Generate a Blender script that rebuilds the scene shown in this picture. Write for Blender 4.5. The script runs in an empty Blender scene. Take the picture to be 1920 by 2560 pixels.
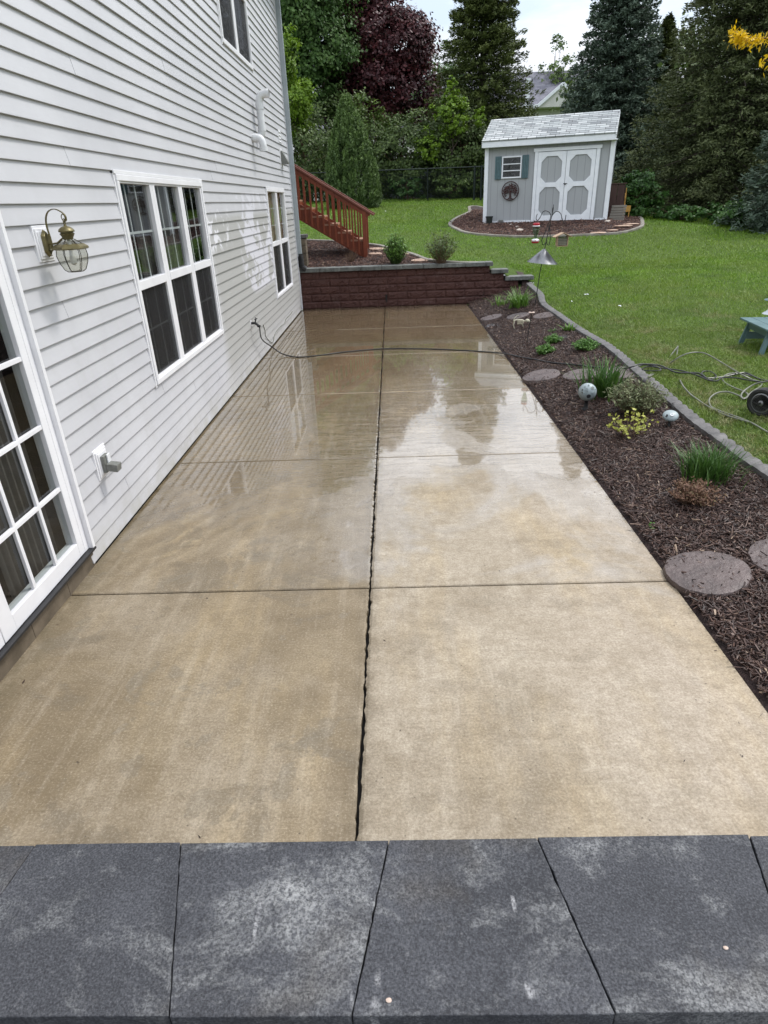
import bpy, math, random
import numpy as np
from mathutils import Vector, Matrix
random.seed(7); RNG = np.random.default_rng(11)
S = bpy.context.scene
COL = S.collection
PI = math.pi
R = math.radians

# ------------------------------------------------------------------ camera
H = 2.0
FPX, PITCH, ROLL, YAW = 1538.52, .4676, -.0390, -.0272
_cy, _sy, _cp, _sp = math.cos(YAW), math.sin(YAW), math.cos(PITCH), math.sin(PITCH)
FWD = np.array([_sy*_cp, _cy*_cp, -_sp]); _r0 = np.array([_cy, -_sy, 0.]); _u0 = np.cross(_r0, FWD)
RGT = math.cos(ROLL)*_r0 + math.sin(ROLL)*_u0; UPV = -math.sin(ROLL)*_r0 + math.cos(ROLL)*_u0
cd = bpy.data.cameras.new('camera'); cam = bpy.data.objects.new('camera', cd); COL.objects.link(cam)
cam.matrix_world = Matrix(((RGT[0], UPV[0], -FWD[0], 0), (RGT[1], UPV[1], -FWD[1], 0), (RGT[2], UPV[2], -FWD[2], H), (0, 0, 0, 1)))
cd.sensor_fit = 'HORIZONTAL'; cd.sensor_width = 36; cd.lens = FPX/1920*36
cd.clip_start = .05; cd.clip_end = 2000
S.camera = cam

# ------------------------------------------------------------------ world, sun, exposure
SUN_EL, SUN_AZ = R(55), R(62)           # azimuth from +y (away from camera) towards +x
world = bpy.data.worlds.new('World'); S.world = world; world.use_nodes = True
def build_world():
    nt = world.node_tree; N = nt.nodes; L = nt.links; N.clear()
    out = N.new('ShaderNodeOutputWorld'); bg = N.new('ShaderNodeBackground'); bg.inputs[1].default_value = .10
    sky = N.new('ShaderNodeTexSky'); sky.sky_type = 'NISHITA'; sky.sun_disc = False
    sky.sun_elevation = SUN_EL; sky.sun_rotation = SUN_AZ; sky.air_density = 1.2; sky.dust_density = 1.5
    tc = N.new('ShaderNodeTexCoord'); sep = N.new('ShaderNodeSeparateXYZ'); L.new(tc.outputs['Generated'], sep.inputs[0])
    mp = N.new('ShaderNodeMapping'); mp.inputs['Scale'].default_value = (1.4, 1.4, 5.0); mp.inputs['Location'].default_value = (.35, .1, .2)
    L.new(tc.outputs['Generated'], mp.inputs[0])
    n1 = N.new('ShaderNodeTexNoise'); n1.inputs['Scale'].default_value = 2.1; n1.inputs['Detail'].default_value = 7; n1.inputs['Roughness'].default_value = .55
    L.new(mp.outputs[0], n1.inputs['Vector'])
    cr = N.new('ShaderNodeValToRGB'); cr.color_ramp.elements[0].position = .40; cr.color_ramp.elements[0].color = (.35, .35, .35, 1)
    cr.color_ramp.elements[1].position = .56; cr.color_ramp.elements[1].color = (1, 1, 1, 1)
    L.new(n1.outputs['Fac'], cr.inputs[0])
    # cloud brightness grows towards the zenith, as under a real overcast
    el = N.new('ShaderNodeMapRange'); el.inputs[1].default_value = .12; el.inputs[2].default_value = .42; el.inputs[3].default_value = 6.2; el.inputs[4].default_value = 14.0
    L.new(sep.outputs['Z'], el.inputs[0])
    cc = N.new('ShaderNodeVectorMath'); cc.operation = 'SCALE'; cc.inputs[0].default_value = (.93, .97, 1.04); L.new(el.outputs[0], cc.inputs['Scale'])
    mx = N.new('ShaderNodeMix'); mx.data_type = 'RGBA'
    L.new(cr.outputs[0], mx.inputs['Factor']); L.new(sky.outputs[0], mx.inputs[6]); L.new(cc.outputs[0], mx.inputs[7])
    L.new(mx.outputs[2], bg.inputs[0]); L.new(bg.outputs[0], out.inputs[0])
build_world()
sl = bpy.data.lights.new('sun', 'SUN'); sl.energy = 1.5; sl.angle = R(10); sl.color = (1, .96, .9)
so = bpy.data.objects.new('sun', sl); COL.objects.link(so)
sd = Vector((math.cos(SUN_EL)*math.sin(SUN_AZ), math.cos(SUN_EL)*math.cos(SUN_AZ), math.sin(SUN_EL)))
so.rotation_euler = sd.to_track_quat('Z', 'Y').to_euler()
S.view_settings.view_transform = 'Standard'; S.view_settings.look = 'None'; S.view_settings.gamma = 1
S.view_settings.exposure = .66
S.cycles.max_bounces = 8; S.cycles.transparent_max_bounces = 12; S.cycles.diffuse_bounces = 3; S.cycles.glossy_bounces = 4
S.cycles.caustics_reflective = False; S.cycles.caustics_refractive = False

# ------------------------------------------------------------------ survey helpers: sight lines of the 1920x2560 photograph
def ray(x, y): return FWD + RGT*(x-960)/FPX - UPV*(y-1280)/FPX
def atX(x, y, X): d = ray(x, y); t = X/d[0]; return np.array([X, t*d[1], H+t*d[2]])
def atY(x, y, Y): d = ray(x, y); t = Y/d[1]; return np.array([t*d[0], Y, H+t*d[2]])
def onz(x, y, z): d = ray(x, y); t = (z-H)/d[2]; return np.array([t*d[0], t*d[1], z])

# ------------------------------------------------------------------ terrain (thin-plate surface through surveyed levels)
def tps(P):
    P = np.array(P, float); n = len(P); X = P[:, :2]
    d = np.linalg.norm(X[:, None]-X[None], axis=2); K = np.where(d > 0, d*d*np.log(d+1e-12), 0) + .0005*np.eye(n)
    Q = np.hstack([np.ones((n, 1)), X]); A = np.block([[K, Q], [Q.T, np.zeros((3, 3))]])
    w = np.linalg.solve(A, np.concatenate([P[:, 2], np.zeros(3)]))
    def f(x, y):
        x = np.clip(np.asarray(x, float), -10, 16); y = np.clip(np.asarray(y, float), -6, 32)
        dd = np.hypot(x[..., None]-X[:, 0], y[..., None]-X[:, 1]); U = dd*dd*np.log(dd+1e-12)
        return U@w[:n] + w[n] + w[n+1]*x + w[n+2]*y
    return f
SHARE = [(2.8, 12, .27), (3.0, 13.7, .36), (3.2, 5.2, .2), (4.4, 8, .22), (7, 5, .3), (8, 10, .45), (5, 12, .42), (12, 8, .6), (12, -4, .5), (6, -4, .3),
         (4.2, 15, .56), (6, 16, .72), (9, 18, .92), (2.8, 20.8, 1.265), (6.2, 19.6, 1.265), (4.4, 19.5, 1.22), (9, 25, 1.25), (13, 22, 1.03), (13, 28, 1.2),
         (2, 29, 1.9), (-1, 29, 1.92), (6, 30, 1.8), (16, 14, .8), (4, 23.5, 1.45)]
GA = tps(SHARE + [(1.55, y, -.005) for y in (-3, -1, 0, 1, 2, 3, 4, 5, 6, 7, 7.5, 8, 8.5, 9, 10, 11, 12, 13, 13.6)] + [(2.7, -3, .12), (2.6, 1, .14), (2.65, 4, .16), (2.7, 8, .2)])
GB = tps(SHARE + [(-6, 13.9, .85), (-2, 13.9, .76), (0, 13.9, .76), (1.9, 13.9, .73), (2.3, 13.9, .58), (2.65, 13.9, .44), (-.6, 15.3, .86), (-4, 20, 1.4), (1, 19, 1.2), (1.5, 16, .85)])
def sstep(a, b, x): t = np.clip((x-a)/(b-a), 0, 1); return t*t*(3-2*t)
YW = 13.64
def g(x, y):
    x = np.asarray(x, float); y = np.asarray(y, float)
    soft = sstep(13.2, 14.3, y); hard = (y > YW+.06)*1.
    m = sstep(2.75, 3.1, x); k = hard*(1-m) + soft*m
    return GA(x, y)*(1-k) + GB(x, y)*k
def G(px, py, dz=0):
    """where the sight line meets the ground"""
    d = ray(px, py); t = 1.5; prev = None
    while t < 60:
        p = d*t; hz = H+p[2]-float(g(p[0], p[1]))-dz
        if hz < 0:
            a, b = t-.05, t
            for _ in range(20):
                m = (a+b)/2; q = d*m
                if H+q[2]-float(g(q[0], q[1]))-dz < 0: b = m
                else: a = m
            q = d*b; return np.array([q[0], q[1], H+q[2]])
        t += .05
    q = d*28; return np.array([q[0], q[1], float(g(q[0], q[1]))])

# ------------------------------------------------------------------ materials
def rgba(c): return (c[0], c[1], c[2], 1)
class NB:
    """small node-graph builder"""
    def __init__(s, name):
        s.m = bpy.data.materials.new(name); s.m.use_nodes = True; s.t = s.m.node_tree; s.t.nodes.clear()
        s.out = s.n('ShaderNodeOutputMaterial'); s.p = s.n('ShaderNodeBsdfPrincipled'); s.l(s.p.outputs[0], s.out.inputs[0])
        s.tc = s.n('ShaderNodeTexCoord'); s.co = s.tc.outputs['Object']
    def n(s, t, **k):
        x = s.t.nodes.new(t)
        for a, b in k.items(): setattr(x, a, b)
        return x
    def l(s, a, b): s.t.links.new(a, b)
    def set(s, sock, v):
        if hasattr(v, 'type') and hasattr(v, 'links'): s.l(v, sock)
        elif isinstance(v, (tuple, list)): sock.default_value = rgba(v) if len(sock.default_value) == 4 else v
        elif hasattr(sock.default_value, '__len__'): sock.default_value = (v, v, v, 1)[:len(sock.default_value)]
        else: sock.default_value = v
    def map(s, scale=(1, 1, 1), loc=(0, 0, 0), rot=(0, 0, 0), src=None):
        m = s.n('ShaderNodeMapping'); m.inputs['Scale'].default_value = scale; m.inputs['Location'].default_value = loc; m.inputs['Rotation'].default_value = rot
        s.l(src or s.co, m.inputs[0]); return m.outputs[0]
    def noise(s, scale, detail=4, rough=.55, vec=None, dist=0):
        x = s.n('ShaderNodeTexNoise'); x.inputs['Scale'].default_value = scale; x.inputs['Detail'].default_value = detail
        x.inputs['Roughness'].default_value = rough; x.inputs['Distortion'].default_value = dist; s.l(vec or s.co, x.inputs['Vector']); return x.outputs['Fac']
    def vor(s, scale, vec=None, feature='F1', out='Distance'):
        x = s.n('ShaderNodeTexVoronoi', feature=feature); x.inputs['Scale'].default_value = scale; s.l(vec or s.co, x.inputs['Vector']); return x.outputs[out]
    def ramp(s, fac, stops):
        x = s.n('ShaderNodeValToRGB'); e = x.color_ramp.elements
        while len(e) < len(stops): e.new(.5)
        for i, (p, c) in enumerate(stops): e[i].position = p; e[i].color = rgba(c) if isinstance(c, (tuple, list)) else (c, c, c, 1)
        s.set(x.inputs[0], fac); return x.outputs[0]
    def mr(s, v, a, b, c=0, d=1):
        x = s.n('ShaderNodeMapRange'); s.set(x.inputs[0], v)
        for i, k in enumerate((a, b, c, d)): x.inputs[i+1].default_value = k
        return x.outputs[0]
    def mix(s, f, a, b, mode='MIX'):
        x = s.n('ShaderNodeMix', data_type='RGBA', blend_type=mode); s.set(x.inputs['Factor'], f); s.set(x.inputs[6], a); s.set(x.inputs[7], b); return x.outputs[2]
    def math(s, op, a, b=0, clamp=False):
        x = s.n('ShaderNodeMath', operation=op, use_clamp=clamp); s.set(x.inputs[0], a); s.set(x.inputs[1], b); return x.outputs[0]
    def xyz(s, src=None):
        x = s.n('ShaderNodeSeparateXYZ'); s.l(src or s.co, x.inputs[0]); return x.outputs
    def bump(s, h, strength=.3, dist=.01, normal=None):
        x = s.n('ShaderNodeBump'); x.inputs['Strength'].default_value = strength; x.inputs['Distance'].default_value = dist; s.l(h, x.inputs['Height'])
        if normal is not None: s.l(normal, x.inputs['Normal'])
        return x.outputs[0]
    def attr(s, name):
        x = s.n('ShaderNodeAttribute'); x.attribute_name = name; return x.outputs['Fac']
    def fin(s, color=None, rough=None, normal=None, metal=None, spec=None):
        P = s.p.inputs
        if color is not None: s.set(P['Base Color'], color)
        if rough is not None: s.set(P['Roughness'], rough)
        if normal is not None: s.l(normal, P['Normal'])
        if metal is not None: s.set(P['Metallic'], metal)
        if spec is not None: s.set(P['Specular IOR Level'], spec)
        return s.m
def simple(name, c1, c2, scale=8, rough=.6, bump=.15, bscale=60, bdist=.004, metal=0, spec=.5, detail=5, stretch=(1, 1, 1)):
    b = NB(name); v = b.map(stretch); f = b.noise(scale, detail, .6, v)
    col = b.ramp(f, [(.3, c1), (.7, c2)]); h = b.noise(bscale, 4, .6, v)
    return b.fin(col, rough, b.bump(h, bump, bdist), metal, spec)
MT = {}
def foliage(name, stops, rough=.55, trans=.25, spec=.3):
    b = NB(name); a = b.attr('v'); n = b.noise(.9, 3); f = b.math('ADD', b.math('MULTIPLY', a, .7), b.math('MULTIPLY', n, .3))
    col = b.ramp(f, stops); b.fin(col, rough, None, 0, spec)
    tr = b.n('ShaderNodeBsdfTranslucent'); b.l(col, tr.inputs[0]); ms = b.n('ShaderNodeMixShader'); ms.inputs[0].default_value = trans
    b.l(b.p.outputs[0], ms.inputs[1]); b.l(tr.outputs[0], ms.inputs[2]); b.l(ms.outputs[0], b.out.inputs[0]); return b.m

def m_siding():
    b = NB('vinyl_siding'); x = b.xyz()
    grain = b.noise(30, 5, .65, b.map((1, .25, 3))); big = b.noise(1.1, 4, .6)
    base = b.mix(b.mr(big, .35, .7), (.485, .488, .510), (.545, .548, .568))
    base = b.mix(b.mr(grain, .35, .75, 0, .25), base, (.47, .47, .49))
    # grimy band near the far window with washed-off light patches
    sp = b.noise(2.3, 5, .6, b.map((1, 1.0, 1.0), (0, .3, .2)), .9)
    inY = b.math('MULTIPLY', b.mr(x[1], 7.0, 7.3), b.mr(x[1], 15.5, 13.9))
    inZ = b.math('MULTIPLY', b.mr(x[2], .0, .35), b.mr(x[2], 1.95, 1.88))
    reg = b.math('MULTIPLY', inY, inZ)
    base = b.mix(b.math('MULTIPLY', reg, .9), base, (.375, .375, .358))
    reg2 = b.math('MULTIPLY', b.math('MULTIPLY', b.mr(x[1], 8.3, 9.2), b.mr(x[1], 10.9, 10.7)), b.math('MULTIPLY', b.mr(x[2], .75, 1.25), b.mr(x[2], 2.2, 2.1)))
    w = b.math('MULTIPLY', b.mr(reg2, .25, .4), b.mr(sp, .49, .50)); base = b.mix(w, base, (.60, .60, .64))
    w0 = b.math('MULTIPLY', b.math('MULTIPLY', b.mr(x[1], 7.0, 7.1), b.mr(x[1], 8.2, 7.9)), b.math('MULTIPLY', b.mr(x[2], 1.55, 1.6), b.mr(x[2], 2.0, 1.95)))
    base = b.mix(b.math('MULTIPLY', w0, b.mr(sp, .52, .54)), base, (.68, .68, .71))
    # drip stain below the vent pipes
    st = b.math('MULTIPLY', b.math('MULTIPLY', b.mr(x[1], 9.85, 9.95), b.mr(x[1], 10.3, 10.15)), b.math('MULTIPLY', b.mr(x[2], 2.2, 2.75), b.mr(x[2], 3.2, 2.9)))
    base = b.mix(b.math('MULTIPLY', st, b.mr(b.noise(9, 4, .6, b.map((1, 3, .5))), .4, .65, 0, .35)), base, (.33, .32, .32))
    drt = b.math('MULTIPLY', b.mr(b.noise(3.2, 6, .7, b.map((1, 1.6, .5))), .48, .72, 0, .28), b.mr(x[2], 2.4, .2, .3, 1)); base = b.mix(drt, base, (.36, .355, .34)); lo = b.math('MULTIPLY', b.mr(x[2], .26, .03), b.mr(b.noise(5, 4), .35, .65)); base = b.mix(b.math('MULTIPLY', lo, .65), base, (.36, .35, .30))
    n = b.bump(grain, .25, .0015); n = b.bump(b.noise(2.2, 2), .25, .006, n)
    return b.fin(base, .42, n, 0, .45)
def m_trim(): return simple('white_trim', (.72, .72, .74), (.80, .80, .82), 6, .38, .08, 40, .001)
def m_patio():
    b = NB('patio_concrete'); x = b.xyz(); X, Y = x[0], x[1]
    n_big = b.noise(.55, 4, .55); n_mid = b.noise(1.7, 6, .62, None, .5); n_f = b.noise(9, 6, .65); grit = b.noise(95, 4, .8); brush = b.noise(60, 4, .7, b.map((1.0, .22, 1)))
    left = b.mr(X, -.17, -.19)
    blot = b.noise(1.25, 7, .66, b.map((1, .8, 1), (2, 5, 0)), .8)
    damp = b.math('ADD', b.math('ADD', b.mr(left, 0, 1, .05, .80), b.mr(blot, .36, .62, -.34, .42)), b.mr(Y, 3.4, 6.2, 0, .6), True)
    dry = b.mix(b.mr(n_big, .3, .7), (.375, .320, .245), (.475, .412, .325)); dry = b.mix(b.mr(X, .5, 1.5, 0, .4), dry, (.50, .41, .335))
    wetc = b.mix(b.mr(n_mid, .35, .65), (.178, .136, .084), (.300, .240, .156))
    col = b.mix(damp, dry, wetc)
    och = b.math('MULTIPLY', b.mr(b.noise(1.0, 5, .62, b.map((1.8, .5, 1), (3, 1, 0))), .50, .66), .55); col = b.mix(och, col, (.50, .385, .22))
    gr = b.math('MULTIPLY', b.mr(b.noise(2.0, 6, .68, b.map((1, 1, 1), (7, 2, 0)), .5), .55, .60), b.mr(left, 0, 1, .16, .62)); col = b.mix(gr, col, (.155, .130, .095))
    g3 = b.math('MULTIPLY', b.mr(b.noise(.75, 6, .7, b.map((1, 1, 1), (11, 4, 0)), .6), .50, .60), b.mr(left, 0, 1, .18, .40)); col = b.mix(g3, col, (.185, .140, .085))
    g2 = b.math('MULTIPLY', b.mr(b.noise(3.1, 5, .6, b.map((1, 1, 1), (1, 9, 0)), .3), .58, .61), b.mr(left, 0, 1, .22, .55)); col = b.mix(g2, col, (.20, .175, .135))
    # pressure-washer streaks and brushed marks
    stv = b.noise(2.4, 5, .7, b.map((5.5, .45, 1))); col = b.mix(b.mr(stv, .50, .70, 0, .28), col, (.60, .53, .42)); sth = b.noise(2.2, 5, .7, b.map((.6, 4.5, 1), (4, 1, 0))); col = b.mix(b.mr(sth, .52, .72, 0, .25), col, (.17, .13, .08))
    wv = b.n('ShaderNodeTexWave'); wv.wave_type = 'BANDS'; wv.inputs['Scale'].default_value = 1.9; wv.inputs['Distortion'].default_value = 5.5; wv.inputs['Detail'].default_value = 4; wv.inputs['Detail Scale'].default_value = 1.4; b.l(b.map((1, 1, 1), (0, 0, 0), (0, 0, R(38))), wv.inputs['Vector'])
    wm = b.math('MULTIPLY', b.math('MULTIPLY', b.mr(X, -.75, -1.2), b.mr(b.noise(.9, 3), .40, .52)), b.mr(Y, 2.9, 3.6)); col = b.mix(b.math('MULTIPLY', b.math('MULTIPLY', wm, b.mr(wv.outputs['Fac'], .35, .75)), .38), col, (.17, .13, .085))
    col = b.mix(b.mr(n_f, .40, .66, 0, .36), col, (.19, .145, .09)); col = b.mix(b.mr(b.noise(28, 5, .75), .42, .66, 0, .38), col, (.17, .13, .08))
    col = b.mix(b.mr(grit, .38, .54, .42, 0), col, (.13, .098, .058)); col = b.mix(b.mr(grit, .54, .70, 0, .36), col, (.64, .56, .43))
    spk = b.math('MULTIPLY', b.mr(b.vor(26), .12, .07), .8); col = b.mix(b.math('MULTIPLY', spk, b.mr(b.noise(11, 2), .55, .6)), col, (.09, .07, .05))
    # darker mottling along the centre joint and the house edge
    jd = b.math('MULTIPLY', b.mr(b.math('ABSOLUTE', b.math('ADD', X, .18)), .0, .07, .55, 0), b.mr(n_f, .3, .6)); col = b.mix(jd, col, (.10, .078, .05))
    hd = b.math('MULTIPLY', b.mr(X, -1.72, -1.93, 0, .6), b.mr(n_f, .3, .65)); col = b.mix(hd, col, (.12, .10, .06))
    # standing water
    pn = b.noise(.85, 6, .62, b.map((1, .8, 1), (1.3, 4.1, 0)), .6)
    wy = b.math('ADD', b.mr(Y, 2.0, 5.7, -.60, 1.0), b.mr(pn, .32, .68, -.62, .62))
    wet = b.mr(wy, -.08, .22)
    pool = b.mr(wy, .40, .52)
    rough = b.mix(wet, .62, .24); rough = b.mix(pool, rough, .045); rough = b.math('ADD', rough, b.math('MULTIPLY', b.math('SUBTRACT', n_f, .5), b.mix(pool, .25, .02)))
    col = b.mix(b.math('MULTIPLY', pool, b.mr(Y, 6.5, 10.5, .15, .50)), col, (.125, .088, .044)); col = b.mix(b.math('MULTIPLY', wet, .16), col, (.16, .115, .06))  # wet concrete darker; far pools browner still, dark reflections put into the colour
    gstr = b.mix(pool, 1.0, .16)
    h = b.math('ADD', b.math('MULTIPLY', b.math('ADD', grit, b.math('MULTIPLY', brush, .9)), .0016), b.math('MULTIPLY', n_f, .003))
    h = b.math('MULTIPLY', h, gstr)
    rip = b.noise(6.5, 5, .6, b.map((.5, 1.9, 1)), .5); h = b.math('ADD', h, b.math('MULTIPLY', rip, b.mr(Y, 5, 10, .0115, .0020)))
    lw = b.math('MULTIPLY', b.noise(7, 3, .5, b.map((1.1, 2.2, 1))), b.mr(X, -.9, -1.7, 0, .006)); h = b.math('ADD', h, lw); h = b.math('ADD', h, b.math('MULTIPLY', b.math('MULTIPLY', wv.outputs['Fac'], wm), .006))
    n = b.bump(h, 1.0, 1.0)
    b.fin(col, rough, n, 0, .5); b.p.inputs['IOR'].default_value = 1.40; b.l(wet, b.p.inputs['Coat Weight']); b.p.inputs['Coat IOR'].default_value = 1.62; b.l(b.mr(pool, 0, 1, .22, .03), b.p.inputs['Coat Roughness'])
    return b.m
def m_paver():
    b = NB('grey_coping'); oi = b.n('ShaderNodeObjectInfo'); ad = b.n('ShaderNodeVectorMath', operation='MULTIPLY_ADD')
    b.l(b.co, ad.inputs[0]); ad.inputs[1].default_value = (1, 1, 1); cmb = b.n('ShaderNodeCombineXYZ')
    for i in range(3): b.l(b.math('MULTIPLY', oi.outputs['Random'], 13+7*i), cmb.inputs[i])
    b.l(cmb.outputs[0], ad.inputs[2]); v = ad.outputs[0]
    base = b.mix(b.mr(b.noise(5, 5, .6, v), .35, .65), (.049, .051, .058), (.082, .085, .096))
    bl = b.noise(3.4, 9, .76, b.map((1, 1.6, 1), src=v), .4); sp = b.noise(120, 3, .7, v)
    m = b.math('MULTIPLY', b.mr(bl, .50, .67), b.mr(sp, .36, .58, .12, 1)); base = b.mix(b.math('MULTIPLY', m, .95), base, (.34, .345, .345))
    br = b.math('MULTIPLY', b.mr(b.noise(4, 4, .6, b.map((1, 1, 1), (5, 5, 0), src=v)), .55, .7), .45); base = b.mix(br, base, (.085, .072, .055))
    scr = b.math('MULTIPLY', b.mr(b.noise(3.0, 2, .5, b.map((9, .7, 1), (2, 0, 0), (0, 0, .5), v)), .665, .69), b.mr(b.noise(9, 3, .6, v), .5, .56)); base = b.mix(b.math('MULTIPLY', scr, b.mr(sp, .35, .6, .2, .8)), base, (.40, .40, .41))
    ve = b.mr(b.vor(60, v), .20, .12); base = b.mix(b.math('MULTIPLY', ve, b.mr(b.noise(30, 2, .5, v), .50, .56, 0, .12)), base, (.30, .30, .30))
    gr = b.noise(260, 3, .7, v); base = b.mix(b.mr(gr, .36, .56, .7, 0), base, (.016, .016, .019)); base = b.mix(b.mr(gr, .56, .70, 0, .30), base, (.22, .225, .235))
    h = b.math('ADD', b.math('MULTIPLY', gr, .6), b.noise(90, 4, .7, v))
    return b.fin(base, .78, b.bump(h, .75, .003), 0, .3)
def m_mulchbase(): return simple('mulch_soil', (.020, .011, .010), (.060, .034, .030), 22, .8, .9, 45, .03)
def m_chip(name='mulch_chip', k=1.0, dry=0):
    b = NB(name); a = b.attr('v')
    col = b.ramp(a, [(.0, (.018*k, .009*k, .007*k)), (.45, (.055*k, .028*k, .021*k)), (.8, (.105*k, .058*k, .043*k)), (.97, (.19*k, .12*k, .085*k)), (1, (.32, .23, .16))])
    return b.fin(col, .52 + dry*.25, b.bump(b.noise(120, 3, .6, b.map((1, 1, 1))), .4, .003), 0, .45)
def m_lawn():
    b = NB('lawn_ground'); f = b.noise(.35, 5, .6); f2 = b.noise(14, 6, .7); x = b.xyz()
    col = b.mix(b.mr(f, .35, .65), (.060, .110, .012), (.085, .140, .020)); col = b.mix(b.mr(f2, .35, .7), col, (.045, .070, .014))
    return b.fin(col, .85, b.bump(b.noise(40, 4, .7), .8, .03), 0, .2)
def m_grass():
    b = NB('grass_blades'); a = b.attr('v'); x = b.xyz(); patch = b.noise(.45, 5, .6); p2 = b.noise(2.2, 4, .6, None, .6)
    col = b.ramp(a, [(0, (.070, .145, .009)), (.5, (.140, .270, .014)), (.9, (.22, .36, .028)), (1, (.29, .33, .08))])
    col = b.mix(b.mr(patch, .45, .60, 0, .55), col, (.175, .235, .035)); col = b.mix(b.mr(b.noise(1.1, 4, .6, b.map((1, 1, 1), (4, 2, 0))), .52, .66, 0, .5), col, (.055, .10, .012))
    # worn, strawy track by the edging and under the hoses
    tr = b.math('MULTIPLY', b.mr(x[1], 12.5, 8.5), b.mr(x[0], 8.5, 5)); st = b.math('MULTIPLY', tr, b.mr(p2, .50, .66, 0, .85)); col = b.mix(st, col, (.34, .28, .15))
    col = b.mix(b.math('MULTIPLY', tr, .3), col, (.170, .205, .060))
    b.fin(col, .5, None, 0, .35); t = b.n('ShaderNodeBsdfTranslucent'); b.l(col, t.inputs[0]); ms = b.n('ShaderNodeMixShader'); ms.inputs[0].default_value = .3
    b.l(b.p.outputs[0], ms.inputs[1]); b.l(t.outputs[0], ms.inputs[2]); b.l(ms.outputs[0], b.out.inputs[0]); return b.m
def m_glass(name='window_glass', tint=(.80, .84, .82), ior=1.62, rough=.0, trans=.85):
    b = NB(name); lw = b.n('ShaderNodeLayerWeight'); lw.inputs[0].default_value = .5; f0 = ((ior-1)/(ior+1))**2
    fr = b.math('ADD', b.math('MULTIPLY', b.math('POWER', lw.outputs['Facing'], 4.6), 1-f0), f0, True); tr = b.n('ShaderNodeBsdfTransparent'); tr.inputs[0].default_value = rgba(tuple(c*trans for c in tint))
    gl = b.n('ShaderNodeBsdfGlossy'); gl.inputs['Roughness'].default_value = rough; gl.inputs[0].default_value = (.95, .97, 1, 1)
    bn = b.bump(b.noise(3.2, 2), .12, .003); b.l(bn, gl.inputs['Normal'])
    ms = b.n('ShaderNodeMixShader'); b.l(fr, ms.inputs[0]); b.l(tr.outputs[0], ms.inputs[1]); b.l(gl.outputs[0], ms.inputs[2]); b.l(ms.outputs[0], b.out.inputs[0]); return b.m
def m_screen(name, col=(.02, .02, .022), k=.6):
    b = NB(name); tr = b.n('ShaderNodeBsdfTransparent'); ms = b.n('ShaderNodeMixShader'); ms.inputs[0].default_value = k
    b.fin(col, .6); b.l(tr.outputs[0], ms.inputs[1]); b.l(b.p.outputs[0], ms.inputs[2]); b.l(ms.outputs[0], b.out.inputs[0]); return b.m
def m_block():
    b = NB('red_wall_block'); f = b.noise(4, 6, .65); v = b.noise(45, 5, .7)
    col = b.mix(b.mr(f, .35, .68), (.062, .026, .021), (.088, .040, .032)); col = b.mix(b.mr(v, .4, .7, 0, .4), col, (.050, .018, .016))
    ef = b.math('MULTIPLY', b.mr(b.noise(2.2, 6, .7, b.map((1, 1, 2))), .56, .68), b.mr(v, .35, .65, 0, .35)); col = b.mix(ef, col, (.20, .15, .14))
    return b.fin(col, .72, b.bump(v, .8, .008), 0, .35)
def m_shingle():
    b = NB('grey_shingles'); br = b.n('ShaderNodeTexBrick'); br.offset = .37; br.inputs['Scale'].default_value = 1
    for k, v in (('Color1', (.56, .58, .58, 1)), ('Color2', (.16, .175, .19, 1)), ('Mortar', (.09, .095, .10, 1)), ('Mortar Size', .010), ('Bias', -.1), ('Brick Width', .26), ('Row Height', .124)): br.inputs[k].default_value = v
    uv = b.n('ShaderNodeTexCoord'); b.l(uv.outputs['UV'], br.inputs['Vector'])
    br2 = b.n('ShaderNodeTexBrick'); br2.offset = .61
    for k, v in (('Color1', (.0, .0, .0, 1)), ('Color2', (1, 1, 1, 1)), ('Mortar', (.5, .5, .5, 1)), ('Mortar Size', .0), ('Bias', 0), ('Scale', 1), ('Brick Width', .41), ('Row Height', .124)): br2.inputs[k].default_value = v
    b.l(uv.outputs['UV'], br2.inputs['Vector']); col = b.mix(b.mr(br2.outputs[0], 0, 1, .0, .55), br.outputs[0], (.46, .50, .50))
    g_ = b.noise(160, 2); col = b.mix(b.mr(g_, .3, .7, .25, 0), col, (.1, .1, .1))
    return b.fin(col, .8, b.bump(br.outputs['Fac'], -.6, .006), 0, .3)
def m_far_shingle():
    b = NB('far_roof_shingles'); f = b.noise(2.2, 5, .7); f2 = b.noise(9, 4, .7); col = b.mix(b.mr(f, .4, .6), (.10, .10, .125), (.17, .17, .20)); col = b.mix(b.mr(f2, .4, .7, 0, .5), col, (.07, .07, .09))
    return b.fin(col, .85)
def m_t111(name, c):
    b = NB(name); x = b.xyz(); fr = b.math('FRACT', b.math('MULTIPLY', x[0], 1/.203)); gm = b.math('ADD', b.mr(fr, .0, .045, 1, 0), b.mr(fr, .955, 1, 0, 1), True)
    n = b.noise(14, 5, .6, b.map((6, 6, .5))); col = b.mix(b.mr(n, .3, .7, 0, .3), c, tuple(k*.8 for k in c)); col = b.mix(b.math('MULTIPLY', gm, .6), col, tuple(k*.45 for k in c))
    h = b.math('ADD', b.math('MULTIPLY', gm, -1), b.math('MULTIPLY', n, .15))
    return b.fin(col, .55, b.bump(h, .8, .006), 0, .4)
def m_wood(name, c1, c2, rough=.5, axis=(1, 14, 14)):
    b = NB(name); n = b.noise(3, 6, .65, b.map(axis), .4); n2 = b.noise(1.3, 3); col = b.mix(b.mr(n, .3, .7), c1, c2); col = b.mix(b.mr(n2, .4, .7, 0, .35), col, tuple(k*.6 for k in c1))
    return b.fin(col, rough, b.bump(n, .35, .002), 0, .45)

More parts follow.
